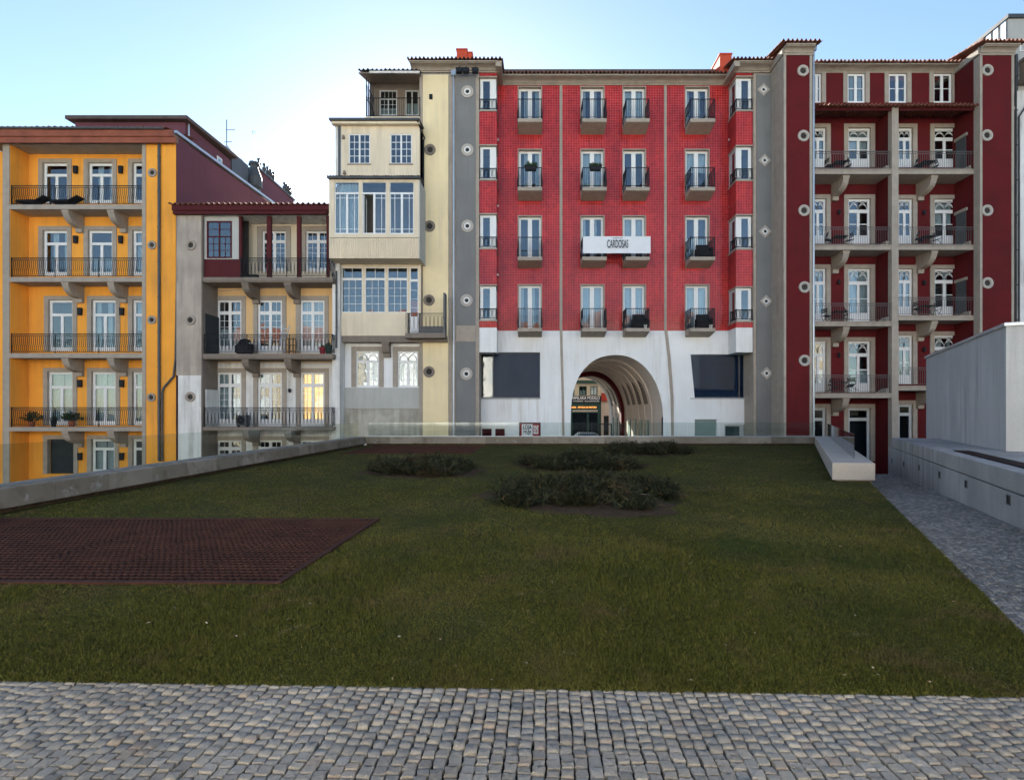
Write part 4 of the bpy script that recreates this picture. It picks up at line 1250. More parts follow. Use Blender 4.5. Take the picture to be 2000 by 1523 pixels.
for bi, (slabs, pa, pb) in enumerate(((slabA, 1588, 1741), (slabB, 1754, 1904))):
    x0, x1 = X(pa, Ybf) - .02 * (1 - bi), X(pb, Ybf)
    if bi == 0: x0 = X(1581, Yt) + .15
    for ri, sm in enumerate(slabs):
        zc = Z(sm, Ybf)
        m = MB().box(x0, x1, Ybf, Yu - .003, zc - .13, zc + .08); m.box(x0, x1, Ybf - .05, Ybf + .12, zc + .081, zc + .14)
        sb = m.build('balcony', 'stone', E)
        railing(sb, [(x0 + .05, Ybf + .06), (x1 - .05, Ybf + .06)], zc + .14, zc + 1.17, sp=.125, style='bar', mat='iron_grey', r=.011)
        bracket(E, X(1652 if bi == 0 else 1824, Ybf + .2), .34, Yu - .004, Ybf + .15, zc - .132, 1.02, mat='stone')
        # pale stone kerb in the inner corner
        MB().prism([(Yu - .9, zc + .081), (Yu - .01, zc + .081), (Yu - .9 + .0, zc + .42), (Yu - 1.25, zc + .42), (Yu - 1.25, zc + .081)], x1 - .20, x1 - .02, 'x').build('corner_stone', 'stone', sb)
        if bi == 1:
            d_ = MB().box(x1 - .17, x1 - .121, Ybf + .45, Yu - .25, zc + .083, zc + 2.25).build('side_door', 'zinc_dark', E)
            MB().box(x1 - .20, x1 - .121, Ybf + .35, Yu - .15, zc + 2.26, zc + 2.42).build('lintel', 'stone', d_)
    for ri in range(1, 4):
        px = 1637 if bi == 0 else 1803
        py = (rowsA if bi == 0 else rowsB)[ri][0] + 28
        x, z = X(px, Yu), Z(py, Yu)
        MB().lathe(x, Yu - .12, [(.02, z - .16), (.07, z - .10), (.09, z + .08), (.03, z + .16)], 8).build('wall_lamp', 'iron', E)

# ================================================================== pale building at the far right edge
G = thing('apartment_building', 'pale grey taller building cut by the right edge behind the wine red tower', 'building', (30, 30.6, LOW))
YG = 30.9
xg = X(1969, YG)
MB().box(xg, xg + 8, YG, YG + 14, Z(180, YG), Z(37, YG)).build('upper_wall', 'panel_grey', G)
MB().box(X(1983, YG), xg + 8, YG - .12, YG + 8, LOW, Z(180, YG) - .002).build('lower_wall', 'white_old', G)
MB().box(xg - .1, xg + 8, YG - .12, YG + 14, Z(37, YG) + .002, Z(30, YG)).build('roof_edge', 'zinc_dark', G)
m = MB()
for k in range(28): m.box(xg - .06, xg - .003, YG + .1 + .5 * k, YG + .42 + .5 * k, EAVE - 1, Z(38, YG))
m.build('metal_cladding', 'zinc', G, kind='stuff')
MB().plate(X(1991, YG), X(2011, YG), Z(102, YG), Z(86, YG), YG - .05, YG + .02, [(X(1993, YG), X(1999.5, YG), Z(100, YG), Z(88, YG)), (X(2001, YG), X(2009, YG), Z(100, YG), Z(88, YG))]).build('window', 'frame_white', G)
m = MB().box(X(1985, YG), xg + 8, YG - .9, YG - .13, Z(170, YG), Z(160, YG)); m.box(X(1988, YG), X(1996, YG), YG - .8, YG - .13, Z(159.9, YG), Z(128, YG)); m.box(X(1986, YG), X(2000, YG), YG - .85, YG - .13, Z(127.9, YG), Z(122, YG))
m.build('roof_ledge', 'stone_dark', G)
MB().tube([(X(2002, YG), YG - .2, Z(205, YG)), (X(1984, YG), YG - .2, Z(232, YG)), (X(1984, YG), YG - .2, Z(640, YG))], .05, 8).build('drainpipe', 'zinc_dark', G)

# ================================================================== orange building on the left
Af, Ab_ = 30.8, 32.0
A = thing('apartment_building', 'orange building with deep stone balconies at the left edge', 'building', (-25, Af, LOW))
arow = [(318, 398), (449.5, 539), (585.5, 686), (725.7, 830.6), (857, 925)]
adoor = [[(83.5, 132.6), (172, 220.6), (258.6, 307)], [(83.5, 132.6), (172, 220.6), (258.6, 307)], [(94.5, 143), (178.7, 227), (258.5, 307)], [(93, 143), (178.7, 227), (258.5, 307)], [(93, 145), (178.7, 225), (258.5, 307)]]
holes = [rect(Ab_, a, b, *arow[r]) for r in range(5) for a, b in adoor[r]]
MB().plate(X(57, Ab_) - 6, X(330, Ab_), LOW, Z(296, Ab_), Ab_, Ab_ + .3, holes).build('wall', 'orange', A)
acur = [[None, 'side2', None], ['side2', 'half', 'full'], [None, 'side', 'top'], ['full', 'full', 'full'], [None, 'full', None]]
for r in range(5):
    for k, (a, b) in enumerate(adoor[r]):
        t, bb = arow[r]
        surround(A, Ab_, a, b, t, bb, w=.24, wt=.22)
        if r == 4 and k == 0:
            MB().box(X(a, Ab_) + .02, X(b, Ab_) - .02, Ab_ + .2, Ab_ + .26, Z(bb, Ab_), Z(t, Ab_) - .02).build('dark_door', 'door_dark', A)
            continue
        win(A, Ab_, a, b, t, bb, dy=.10, fw=.15, mw=.17, leaves=2, transom=.29, tb=.16, cur=acur[r][k], name='french_door', bot=.10)
    for px in ((150, 238) if r < 2 else (158.5, 240)):
        wall_lamp(A, px, (333, 469, 609, 749, 891)[r], Ab_)
xl, xr = X(18, Af), X(278, Af)
MB().box(X(-8, Af), X(5, Af), Af + .02, Af + 14, LOW, Z(376, Af)).build('side_pier', 'orange', A)
MB().box(X(5, Af) + .002, xl, Af, Ab_ - .002, LOW, Z(278, Af)).build('stone_pier', 'stone', A)
MB().box(xl, xl + .02, Af + .05, Ab_ - .003, LOW, Z(279, Af)).build('recess_wall', 'orange', A)
MB().box(X(285.5, Af), X(343.5, Af), Af, Ab_ + 1, LOW, Z(278, Af)).build('orange_pilaster', 'orange', A)
MB().box(X(278, Af), X(285.5, Af) - .002, Af - .03, Ab_ - .002, LOW, Z(278, Af)).build('stone_pier', 'stone', A)
for r, (zt1, zb1) in enumerate(((400, 409), (541.5, 550.6), (690, 699), (834, 842))):
    za, zb = Z(zt1, Af), Z(zb1, Af)
    sb = MB().box(xl + .004, xr - .004, Af - .02, Ab_ - .004, zb, za).build('balcony', 'stone', A)
    railing(sb, [(xl + .05, Af + .08), (xr - .05, Af + .08)], za, za + 1.12, sp=.115, style='belly', r=.014, mat='iron')
    for px in (128, 217): bracket(A, X(px, Af + .1), .36, Ab_ - .004, Af + .06, zb - .002, .98, mat='stone')
MB().box(xl + .004, xr - .004, Af + .05, Ab_ - .004, Z(278, Af) - .12, Z(278, Af) - .002).build('ceiling', 'stone', A)
zf0, zf1 = Z(279.5, Af - .3), Z(256, Af - .3)
MB().box(X(0, Af - .3) - 1, X(343, Af - .3) + .05, Af - .34, Af - .28, zf0, (zf0 + zf1) / 2 - .01).build('fascia_board', 'fascia', A)
MB().box(X(0, Af - .3) - 1, X(340, Af - .3), Af - .42, Af - .30, (zf0 + zf1) / 2 - .008, zf1).build('fascia_board', 'fascia', A)
MB().box(X(0, Af) - 1, X(343, Af), Af - .28, Ab_ + 1, Z(278, Af) + .002, zf1 - .05).build('roof_deck', 'stone_dark', A)
m = MB().tube([(X(-30, Af), Af - .50, zf1 + .09), (X(330, Af), Af - .50, zf1 + .05)], .06, 8); m.build('gutter', 'zinc_dark', A)
tiles(A, X(-30, Af), X(334, Af), Af - .42, zf1 + .14, 2.9, slope=.26, pitch=.33, amp=.05)
pipe(A, 313, 266, 900, Af - .0, .075, mat='zinc_dark')
pipe(A, 0, 0, 0, Af - .02, .06, mat='zinc_dark', path=[(350, 440), (345, 700), (341, 735), (322, 757), (319, 766), (319, 900)])
for p in ((298, 338), (297.5, 479), (297, 625), (296, 776)): porthole(A, *p, Af - .001, 8.5, 'stone')
MB().box(X(57, Ab_) - 6, X(343, Af), Ab_ + 1.2, Ab_ + 1.3, LOW, zf1 - .1).build('interior_wall', 'unlit_interior', A)
# long side wall in purple render and the storey set back above
xs = X(343.5, Af)
MB().prism([(Ab_ + 1.32, LOW), (62, LOW), (62, zf1 + 1.2), (Ab_ + 1.32, zf1 - .05)], xs - 9, xs - .003, 'x').build('side_wall', 'purple', A)
MB().box(xs - .30, xs - .002, Ab_ + 1.002, Ab_ + 1.319, LOW, zf1 - .06).build('side_wall', 'purple', A)
MB().prism([(Af + .25, Z(278, Af) + .004), (Ab_ + 1, Z(278, Af) + .004), (Ab_ + 1, zf1 - .06), (Af + .25, zf1 - .10)], xs + .0, xs + .012, 'x').build('gable_face', 'purple', A)
MB().prism([(Af + .02, LOW), (Ab_ + 1.0, LOW), (Ab_ + 1.0, Z(278, Af)), (Af + .02, Z(278, Af))], xs + .002, xs + .014, 'x').build('side_face', 'purple', A)
MB().prism([(Af - .1, zf1 - .02), (62, zf1 + 1.28), (62, zf1 + 1.42), (Af - .1, zf1 + .14)], xs - .25, xs + .12, 'x').build('verge_trim', 'zinc', A)
xu = -21.45
zu = Z(239, 33.5)
MB().box(-28.3, xu, 33.5, 38.6, zf1 + .2, zu).build('upper_storey', 'purple', A)
MB().prism([(33.1, zu + .002), (38.9, zu + .25), (38.9, zu + .42), (33.1, zu + .22)], -28.6, xu + .35, 'x').build('upper_roof', 'roof_tile_dark', A)
MB().box(xu - .001, xu + .03, 36.9, 37.5, 18.6, 19.2).build('small_window', 'frame_white', A)
MB().box(xu + .031, xu + .04, 37.0, 37.4, 18.7, 19.1).build('small_window_pane', 'glass', A)
MB().tube([(xu + .1, 33.7, 18.0), (xu + .1, 33.7, zu)], .05, 8).build('vent_pipe', 'zinc', A)
# roof equipment and the dark building with chimney pots behind
Dk = thing('apartment_building', 'dark slate clad building with chimney pots rising behind the purple wall', 'building', (-25, 44, LOW))
MB().box(-29, -22, 43.7, 50.2, LOW, 21.3).build('clad_wall', 'purple', Dk)
MB().box(-29.1, -21.9, 43.6, 50.3, 21.302, 21.42).build('roof_edge', 'zinc_dark', Dk)
for k, y in enumerate((44.0, 44.9, 45.5, 46.0, 46.5, 48.6, 49.0, 49.4, 49.8)):
    MB().lathe(-22.15, y, [(.10, 21.42), (.10, 21.75), (.17, 21.8), (.17, 21.95), (.08, 22.0), (.08, 22.15), (.13, 22.18), (.13, 22.3)], 8).build('chimney_pot', 'zinc_dark', Dk)
vt = thing('roof_ventilation_unit', 'grey metal ventilation unit with a silver duct on the purple roof', 'duct', (-21.9, 40.5, 18.8))
MB().box(-22.8, -21.6, 39.0, 41.3, 18.2, 20.5).build('fan_box', 'zinc_dark', vt)
MB().prism([(-22.8, 20.502), (-21.6, 20.502), (-21.9, 20.9), (-22.8, 20.9)], 39.0, 40.6, 'y').build('fan_hood', 'zinc', vt)
MB().lathe(-21.6, 42.2, [(.50, 18.3), (.55, 18.35), (.55, 18.75), (.45, 18.8), (.45, 19.1), (.58, 19.15), (.58, 19.9), (.30, 20.7), (.30, 20.9), (.42, 20.92), (.36, 21.15), (.05, 21.25)], 16).build('silver_duct', 'zinc_dark', vt, smooth=False)
an1 = thing('television_antenna', 'tall television antenna mast with two crossbars above the purple roof', 'antenna', (-22.3, 39.6, 20.9))
MB().tube([(-22.3, 39.6, 20.85), (-22.3, 39.6, 23.1)], .030, 6).build('mast', 'zinc_dark', an1)
MB().tube([(-22.35, 39.6, 22.35), (-21.45, 39.2, 22.15)], .022, 5).build('crossbar', 'zinc_dark', an1); MB().tube([(-22.5, 39.6, 21.45), (-21.75, 39.3, 21.35)], .022, 5).build('crossbar', 'zinc_dark', an1)
an2 = thing('whip_antenna', 'thin single antenna rod standing on the silver duct', 'antenna', (-21.6, 42.2, 21.2))
m = MB().tube([(-21.6, 42.2, 21.24), (-21.65, 42.2, 23.4)], .022, 5); m.tube([(-21.65 + .13 * math.cos(t * .7), 42.2, 23.5 + .13 * math.sin(t * .7)) for t in range(9)], .018, 4); m.build('rod', 'zinc_dark', an2)

# ================================================================== old house with tiled eaves and iron balconies
Bf, Bb = 30.5, 32.0
B = thing('old_house', 'old low house with tiled eaves, wine red posts and iron balconies', 'house', (-16, Bf, LOW))
bdoor = [(424, 472.5), (503, 551.7), (586, 634.5)]
brow = [(586, 690), (727, 833), (859, 930)]
hB1 = [rect(Bb, 512, 559, 451, 530), rect(Bb, 597, 645, 451, 530)]
MB().plate(X(395, Bb), X(668, Bb), Z(545, Bb), Z(425, Bb), Bb, Bb + .3, hB1).build('wall', 'cream_pale', B)
MB().plate(X(395, Bb), X(668, Bb), Z(708, Bb), Z(545, Bb) - .002, Bb, Bb + .3, [rect(Bb, a, b, *brow[0]) for a, b in bdoor]).build('wall', 'peach', B)
MB().plate(X(395, Bb), X(668, Bb), LOW, Z(708, Bb) - .002, Bb, Bb + .3, [rect(Bb, a, b, *r) for r in brow[1:] for a, b in bdoor]).build('wall', 'white_old', B)
for a, b in ((512, 559), (597, 645)):
    surround(B, Bb, a, b, 451, 530, w=.28, wt=.28)
    win(B, Bb, a, b, 451, 530, dy=.06, fw=.12, mw=.18, leaves=2, transom=.26, tb=.18, grid=(2, 5), tgrid=(2, 1), tleaves=2, bot=.1, name='french_door')
for r, (t, bb) in enumerate(brow):
    for k, (a, b) in enumerate(bdoor):
        surround(B, Bb, a, b, t, bb, w=.24, wt=.24, mat='stone')
        cu = {(0, 0): 'half', (0, 1): None, (0, 2): 'full', (1, 0): 'full', (1, 1): 'side', (1, 2): 'lit'}.get((r, k))
        win(B, Bb, a, b, t, bb, dy=.06, fw=.13, mw=.17, leaves=2, transom=.24, tb=.20, grid=(2, 5), tgrid=(2, 1), tleaves=2, bot=.32, cur=cu, name='french_door')
MB().box(X(395, Bb), X(668, Bb), Bb + 1.2, Bb + 1.3, LOW, 13).build('interior_wall', 'unlit_interior', B)
MB().box(X(395, Bb) - 2, X(668, Bb), Bb + 1.32, Bb + 9, LOW, 13.1).build('body', 'cream_pale', B)
MB().box(X(344.5, Bf), X(393, Bf), Bf, Bb + 1, Z(733, Bf), Z(421, Bf)).build('stained_pilaster', 'beige_stain', B)
MB().box(X(348, Bf), X(393, Bf) - .003, Bf - .01, Bb + 1, LOW, Z(733, Bf) - .002).build('white_pilaster', 'white_old', B)
MB().box(X(393, Bf) + .001, X(395.5, Bf), Bf - .02, Bb - .002, LOW, Z(421, Bf)).build('stone_edge', 'stone_dark', B)
for p in ((373, 479), (372, 625), (372, 775)): porthole(B, *p, Bf - .012, 10, 'stone')
xb0, xb1 = X(396, Bf), X(650, Bf)
for i, (a, b) in enumerate(((541.5, 551), (691, 701), (834, 841))):
    za, zb = Z(a, Bf), Z(b, Bf)
    m = MB().box(xb0, xb1, Bf, Bb - .003, zb + .06, za); m.box(xb0, xb1 - .03, Bf + .06, Bb - .003, zb, zb + .058)
    sb = m.build('balcony', 'stone_dark', B)
    x0 = X(469, Bf) if i == 0 else xb0 + .05
    railing(sb, [(x0, Bf + .06), (xb1 - .06, Bf + .06), (xb1 - .06, Bb - .1)], za, za + 1.10, sp=.10, style='oval', mat='iron', r=.013)
    for px in (478, 561): bracket(B, X(px, Bf + .1), .36, Bb - .004, Bf + .12, zb - .003, .95)
zt1, zt0 = Z(405, Bf), Z(421, Bf)
MB().box(X(336, Bf - .3), X(641, Bf - .3), Bf - .34, Bf - .26, zt0 + .18, zt1).build('fascia_board', 'wine_paint', B)
MB().box(X(343, Bf), X(641, Bf), Bf - .26, Bf - .02, zt0 + .0, zt0 + .178).build('eaves_beam', 'wine_paint', B)
MB().box(X(343, Bf), X(641, Bf), Bf - .02, Bb + 1, zt0 + .02, zt0 + .12).build('ceiling', 'white_old', B)
tiles(B, X(329, Bf - .4), X(642, Bf - .4), Bf - .42, zt1 + .03, 7, slope=.16, pitch=.30, amp=.07)
for a, b in ((464.6, 469.5), (519, 527.6), (578, 585.6), (636, 641)):
    MB().box(X(a, Bf), X(b, Bf), Bf + .10, Bf + .26, Z(541.5, Bf) + .002, zt0 - .002).build('wooden_post', 'wine_paint', B)
MB().box(X(396, Bf), X(464.6, Bf) - .003, Bf + .14, Bf + .22, Z(541.5, Bf) + .002, Z(505, Bf)).build('parapet_panel', 'wine_paint', B)
MB().plate(X(396, Bf), X(464.6, Bf) - .003, Z(505, Bf) + .002, zt0 - .004, Bf + .16, Bf + .22, [rect(Bf, 401, 450, 430, 503)]).build('screen_wall', 'panel_grey', B)
win(B, Bf, 401, 450, 430, 503, dy=.13, fw=.08, mw=.07, leaves=2, transom=.42, tb=.06, grid=(2, 3), tgrid=(1, 2), tleaves=2, mat='wine_paint', name='lattice_window')
MB().box(X(396, Bf), X(469, Bf), Bf + .9, Bf + .95, Z(541.5, Bf) + .002, zt0).build('screen_back', 'unlit_interior', B)
MB().box(X(470, Bb), X(478, Bb), Bf + .95, Bb - .003, Z(541.5, Bf) + .002, zt0).build('inner_partition', 'white', B)
MB().box(xb0, xb0 + .06, Bf + .25, Bb - .01, Z(691, Bf) + .002, Z(611, Bf)).build('side_door', 'door_dark', B)
MB().box(xb0, xb0 + .05, Bf + .25, Bb - .01, Z(834, Bf) + .002, Z(760, Bf)).build('side_panel', 'white_old', B)
MB().tube([(X(396, Bf), Bf - .03, Z(570, Bf)), (X(500, Bf), Bf - .05, Z(565, Bf)), (X(570, Bf), Bf - .03, Z(557.5, Bf))], .012, 4).build('cable', 'zinc_dark', B)
MB().lathe(X(567, Bb), Bb - .1, [(.03, Z(767, Bb)), (.09, Z(764, Bb)), (.10, Z(761, Bb)), (.04, Z(759, Bb))], 8).build('wall_lamp', 'iron', B)

# ================================================================== narrow cream house of stacked bays
C = thing('narrow_house', 'narrow cream house with stacked glazed bays between the old house and the red building', 'house', (-9, 31, LOW))
Y2, Y3, Y4, Y5 = 30.75, 29.95, 31.3, 31.9
x_l, x_r = X(664, Y5), X(822, Y5)
hC = [rect(Y5, 695, 741, 685, 756), rect(Y5, 776, 817.5, 685, 756)]
MB().plate(x_l, x_r, Z(757, Y5), Z(660, Y5), Y5, Y5 + .3, hC).build('wall', 'white', C)
for a, b in ((695, 741), (776, 817.5)):
    surround(C, Y5, a, b, 685, 756, w=.26, wt=.24)
    win(C, Y5, a, b, 685, 756, dy=.06, fw=.10, mw=.14, leaves=2, transom=.30, tb=.14, fan=True, grid=(2, 4), cur='full')
MB().box(x_l, x_r - .003, Y5 - .10, Y5 + .3, Z(798, Y5), Z(757, Y5) - .002).build('grey_parapet', 'panel_grey', C)
MB().box(x_l, x_r - .003, Y5 - .06, Y5 + .3, LOW, Z(798, Y5) - .002).build('mottled_base', 'mottled', C)
MB().box(X(649, 31.0), X(663.5, 31.0), 31.0, Y5 + .3, LOW, Z(512, 31.0)).build('white_pilaster', 'white_old', C)
pipe(C, 658, 530, 680, 31.0, .05, mat='zinc_dark', head=False)
MB().box(x_l, x_r, Y5 + 1.0, Y5 + 1.1, LOW, Z(240, Y2)).build('interior_wall', 'unlit_interior', C)
MB().box(x_l - .1, x_r, Y5 + 1.12, Y5 + 9, LOW, Z(240, Y2)).build('body', 'cream_pale', C)
# fourth level: glazed gallery above a plain panel
xa, xb = X(663, Y4), X(822, Y4)
MB().box(xa, X(796, Y4), Y4 - .06, Y5 - .003, Z(656, Y4), Z(612, Y4)).build('gallery_panel', 'cream_pale', C)
MB().box(xa + .05, X(873, Y4), Y4 - .02, Y5 - .004, Z(668, Y4), Z(656.2, Y4)).build('gallery_floor', 'stone_dark', C)
MB().plate(xa, xb, Z(611.8, Y4), Z(505, Y4), Y4, Y4 + .1, [rect(Y4, 667, 708, 522, 610.5), rect(Y4, 712.5, 752.5, 522, 610.5), rect(Y4, 756.5, 796, 522, 610.5), rect(Y4, 800, 817.5, 522, 611.5)]).build('gallery_frame', 'cream_pale', C)
for a, b in ((667, 708), (712.5, 752.5), (756.5, 796)):
    win(C, Y4, a, b, 522, 610.5, dy=.03, fw=.05, mw=.05, leaves=1, transom=.26, tb=.14, grid=(3, 4), tgrid=(2, 1), depth=.05)
w = win(C, Y4, 800, 817.5, 522, 650, dy=.03, fw=.06, leaves=1, transom=.20, tb=.14, grid=(1, 4), bot=.9, depth=.05, name='narrow_door')
MB().box(X(801, Y4), X(816, Y4), Y4 + .35, Y4 + .37, Z(611, Y4), Z(585, Y4)).build('orange_cloth', 'orange_cloth', w)
MB().box(xa + .05, xb, Y5 - .05, Y5 - .006, Z(655, Y4), Z(505, Y4)).build('gallery_back', 'unlit_interior', C)
bracket(C, X(752, Y4), .40, Y5 - .004, Y4 + .05, Z(668, Y4) - .002, .85)
sx0, sx1 = X(797, Y4), X(873, Y4)
sb = MB().box(sx0, sx1, Y4 - .75, Y4 - .08, Z(660, Y4 - .7), Z(651, Y4 - .7)).build('balcony', 'stone_dark', C)
railing(sb, [(sx0 + .04, Y4 - .70), (sx1 - .06, Y4 - .70)], Z(651, Y4 - .7), Z(612, Y4 - .7), sp=.11, style='oval', second=False, mat='iron')
MB().box(sx1 - .10, sx1, Y4 - .74, Y4 - .1, Z(651, Y4 - .7) + .002, Z(572, Y4 - .7)).build('side_screen', 'iron_grey', sb)
MB().box(X(818, Y4 - .7), sx1 - .12, Y4 - .69, Y4 - .66, Z(651, Y4 - .7) + .002, Z(637, Y4 - .7)).build('lower_panel', 'iron_grey', sb)
# third level: projecting box with casements and a corrugated panel
xa, xb = X(644.5, Y3), X(818, Y3)
zt3 = Z(351, Y3)
hs3 = [rect(Y3, 653.7, 701, 355.7, 457), rect(Y3, 707, 754, 355.7, 457), rect(Y3, 761, 808, 355.7, 457)]
MB().plate(xa, xb, Z(464, Y3), zt3, Y3, Y3 + .12, hs3).build('box_frame', 'cream_pale', C)
for k, (a, b) in enumerate(((653.7, 701), (707, 754), (761, 808))):
    x0, x1 = X(a, Y3), X(b, Y3)
    z1, z0, zm = Z(355.7, Y3), Z(457, Y3), Z(377, Y3)
    y = Y3 + .05
    mid = (x0 + x1) / 2
    rc = [(x0 + .03, x1 - .03, zm + .05, z1 - .02), (x0 + .05, mid - .06, z0 + .07, zm - .05), (mid + .06, x1 - .05, z0 + .07, zm - .05)]
    m = MB().plate(x0, x1, z0, z1, y, y + .06, rc)
    for j, (p, q, r_, s_) in enumerate(rc[1:]):
        if k == 1 and j == 0: continue
        vx = p + (q - p) * (.40 if j == 0 else .62)
        zz = sorted([r_ + (s_ - r_) * .10, r_ + (s_ - r_) * .90])
        m.plate(p, q, r_, s_, y + .01, y + .04, [(p, vx - .015, r_, zz[0] - .015), (vx + .015, q, r_, zz[0] - .015), (p, vx - .015, zz[0] + .015, zz[1] - .015), (vx + .015, q, zz[0] + .015, zz[1] - .015), (p, vx - .015, zz[1] + .015, s_), (vx + .015, q, zz[1] + .015, s_)])
    w = m.build('casement_window', 'frame_white', C)
    for j, rc_ in enumerate(rc):
        if k == 1 and j == 1: continue
        pane(w, *rc_, y + .022, 'glass')
    if k == 1:   # one leaf stands open into the room
        p, q, r_, s_ = rc[1]
        lf = MB().box(p + .0, p + .04, y + .07, y + .12, r_, s_); lf.box(p, p + .04, y + .50, y + .55, r_, s_); lf.box(p, p + .04, y + .121, y + .499, s_ - .05, s_); lf.box(p, p + .04, y + .121, y + .499, r_, r_ + .05)
        lf.build('open_leaf', 'frame_white', w)
        MB().box(p + .015, p + .022, y + .12, y + .5, r_ + .05, s_ - .05).build('pane', 'glass', w)
    if k == 2: MB().lathe(x0 + .12, y + .14, [(.05, z0 + .08), (.055, z0 + .30), (.02, z0 + .36), (.02, z0 + .42)], 10).build('bottle', 'plastic_white', w)
    if k == 0: curtain(w, x0, x1, z0, z1, y + .25, 7)
m = MB(); n3 = 46
for k in range(n3 * 4 + 1):
    t = k / (n3 * 4); xx_ = xa - .02 + (xb - xa + .04) * t; yy_ = Y3 - .03 + .022 * math.cos(k * math.pi / 2)
    m.v += [(xx_, yy_, Z(505, Y3)), (xx_, yy_, Z(465.5, Y3))]
    if k: m.f.append((2 * k - 2, 2 * k, 2 * k + 1, 2 * k - 1))
m.build('corrugated_panel', 'cream_pale', C)
MB().box(xa + .02, xb - .02, Y3 + .03, Y4 + .6, Z(504, Y3), Z(465, Y3)).build('box_floor', 'cream_pale', C)
MB().box(xb, xb + .06, Y3 + .02, Y4 + .6, Z(505, Y3), zt3).build('box_side', 'panel_grey', C)
MB().box(xa - .06, xa, Y3 + .02, Y4 + .6, Z(505, Y3), zt3).build('box_side', 'cream_pale', C)
MB().box(xa, xb, Y4 + .4, Y4 + .5, Z(465, Y3), zt3).build('box_back', 'stone_dark', C)
MB().prism([(Y3 - .22, zt3 + .0), (Y2 + .2, zt3 + .16), (Y2 + .2, zt3 + .20), (Y3 - .22, zt3 + .08)], xa - .10, xb + .10, 'x').build('lean_to_roof', 'zinc_dark', C)
tiles(C, xa - .1, xb + .1, Y3 - .20, zt3 + .10, 1.0, slope=.2, pitch=.16, amp=.02, mat='roof_tile_dark')
# second level
xa, xb = X(655, Y2), X(819.5, Y2)
hs2 = [rect(Y2, 681, 722.8, 261.7, 320), rect(Y2, 762, 804.6, 261.7, 320)]
MB().plate(xa + .35, xb, Z(352, Y2), Z(243, Y2), Y2, Y2 + .2, hs2).build('upper_wall', 'cream_pale', C)
MB().box(xa, xa + .345, Y2 + .01, Y2 + 3, Z(352, Y2), Z(243, Y2)).build('upper_side', 'white_old', C)
MB().box(xa + .17, xa + .30, Y2 - .05, Y2 + .008, Z(352, Y2), Z(245, Y2)).build('drainpipe', 'zinc_dark', C)
for a, b in ((681, 722.8), (762, 804.6)):
    win(C, Y2, a, b, 261.7, 320, dy=.03, fw=.06, mw=.09, leaves=2, grid=(2, 4), mun=.03)
    MB().box(X(a, Y2) - .06, X(b, Y2) + .06, Y2 - .06, Y2 + .02, Z(322.5, Y2), Z(320, Y2) - .002).build('sill', 'stone', C)
MB().box(xa + .4, xb, Y2 + .9, Y2 + 1, Z(352, Y2), Z(243, Y2)).build('upper_back', 'unlit_interior', C)
MB().box(xa + .01, xb, Y2 + 1.02, Y2 + 6, Z(352, Y2), Z(243, Y2)).build('upper_body', 'cream_pale', C)
MB().box(xa - .12, xb + .04, Y2 - .30, Y2 - .02, Z(247, Y2), Z(242.5, Y2)).build('eaves', 'cream_pale', C)
MB().prism([(Y2 - .42, Z(242, Y2)), (Y2 + 6, Z(242, Y2) + .7), (Y2 + 6, Z(242, Y2) + .8), (Y2 - .42, Z(242, Y2) + .12)], xa - .22, xb + .08, 'x').build('upper_roof', 'zinc_dark', C)
for px, py in ((671.5, 269), (673.5, 338)):
    x, z = X(px, Y2), Z(py, Y2)
    MB().prism([(x - .08, z - .1), (x + .08, z - .1), (x + .04, z + .1), (x - .04, z + .1)], Y2 - .12, Y2 - .002, 'y').build('small_vent', 'stone_dark', C)
# top loggia, set back
YL = 33.2
xa, xb = X(722, YL), X(820, YL) + .0
zl0, zl1 = Z(229, 31.6), 21.95
MB().plate(xa, xb, zl0, zl1, YL, YL + .2, [rect(YL, 741, 776, 176, 226), rect(YL, 791, 818, 176, 226)]).build('loggia_wall', 'stone_dark', C)
win(C, YL, 741, 776, 176, 226, dy=.03, fw=.08, mw=.08, leaves=2, grid=(2, 3), transom=.34, tgrid=(4, 1), mat='frame_grey', cur='half')
win(C, YL, 791, 818, 176, 226, dy=.03, fw=.08, mw=.08, leaves=2, mat='frame_grey', cur='half')
MB().box(xa, xb, YL + .6, YL + .7, zl0, zl1).build('loggia_back', 'unlit_interior', C)
MB().box(X(714, 31.6), X(820, 31.6), 31.55, YL + 1, Z(237, 31.6), zl0 - .002).build('loggia_floor', 'cream_pale', C)
railing(C, [(X(715, 31.6), YL - .05), (X(715, 31.6), 31.65), (X(820, 31.6), 31.65)], zl0, Z(191, 31.6), sp=.12, style='bar', second=False, r=.014)
m = MB()
for k in range(4): m.tube([(X(715, 31.6), 31.65 + .45 * k, zl0), (X(715, 31.6), 31.65 + .45 * k, 21.25 + .16 * k)], .03, 5)
for k in range(10): m.tube([(X(715, 31.6), 31.65 + .15 * k, zl0 + 1.2), (X(715, 31.6), 31.65 + .15 * k + .15, zl0 + 2.0)], .016, 4)
m.build('side_lattice', 'iron', C)
MB().prism([(31.05, 21.14), (YL + .5, 22.02), (YL + .5, 22.10), (31.05, 21.22)], X(704, 31.4), X(820, 31.4), 'x').build('loggia_ceiling', 'stone_dark', C)
MB().box(X(722, 31.1), X(820, 31.1), 30.98, 31.04, 21.13, 21.25).build('gutter_board', 'white_old', C)
tiles(C, X(700, 31.0), X(820, 31.0), 30.95, 21.28, 2.8, slope=.35, pitch=.26, amp=.06, mat='roof_tile_dark')
m = MB().tube([(X(818, Y2), Y2 - .35, Z(243, Y2)), (X(826, Y2), Y2 + .5, Z(262, Y2)), (X(828, Yp), Yp - .12, Z(275, Yp)), (X(828, Yp), Yp - .12, Z(505, Yp))], .045, 8)
m.build('drainpipe', 'iron', C)

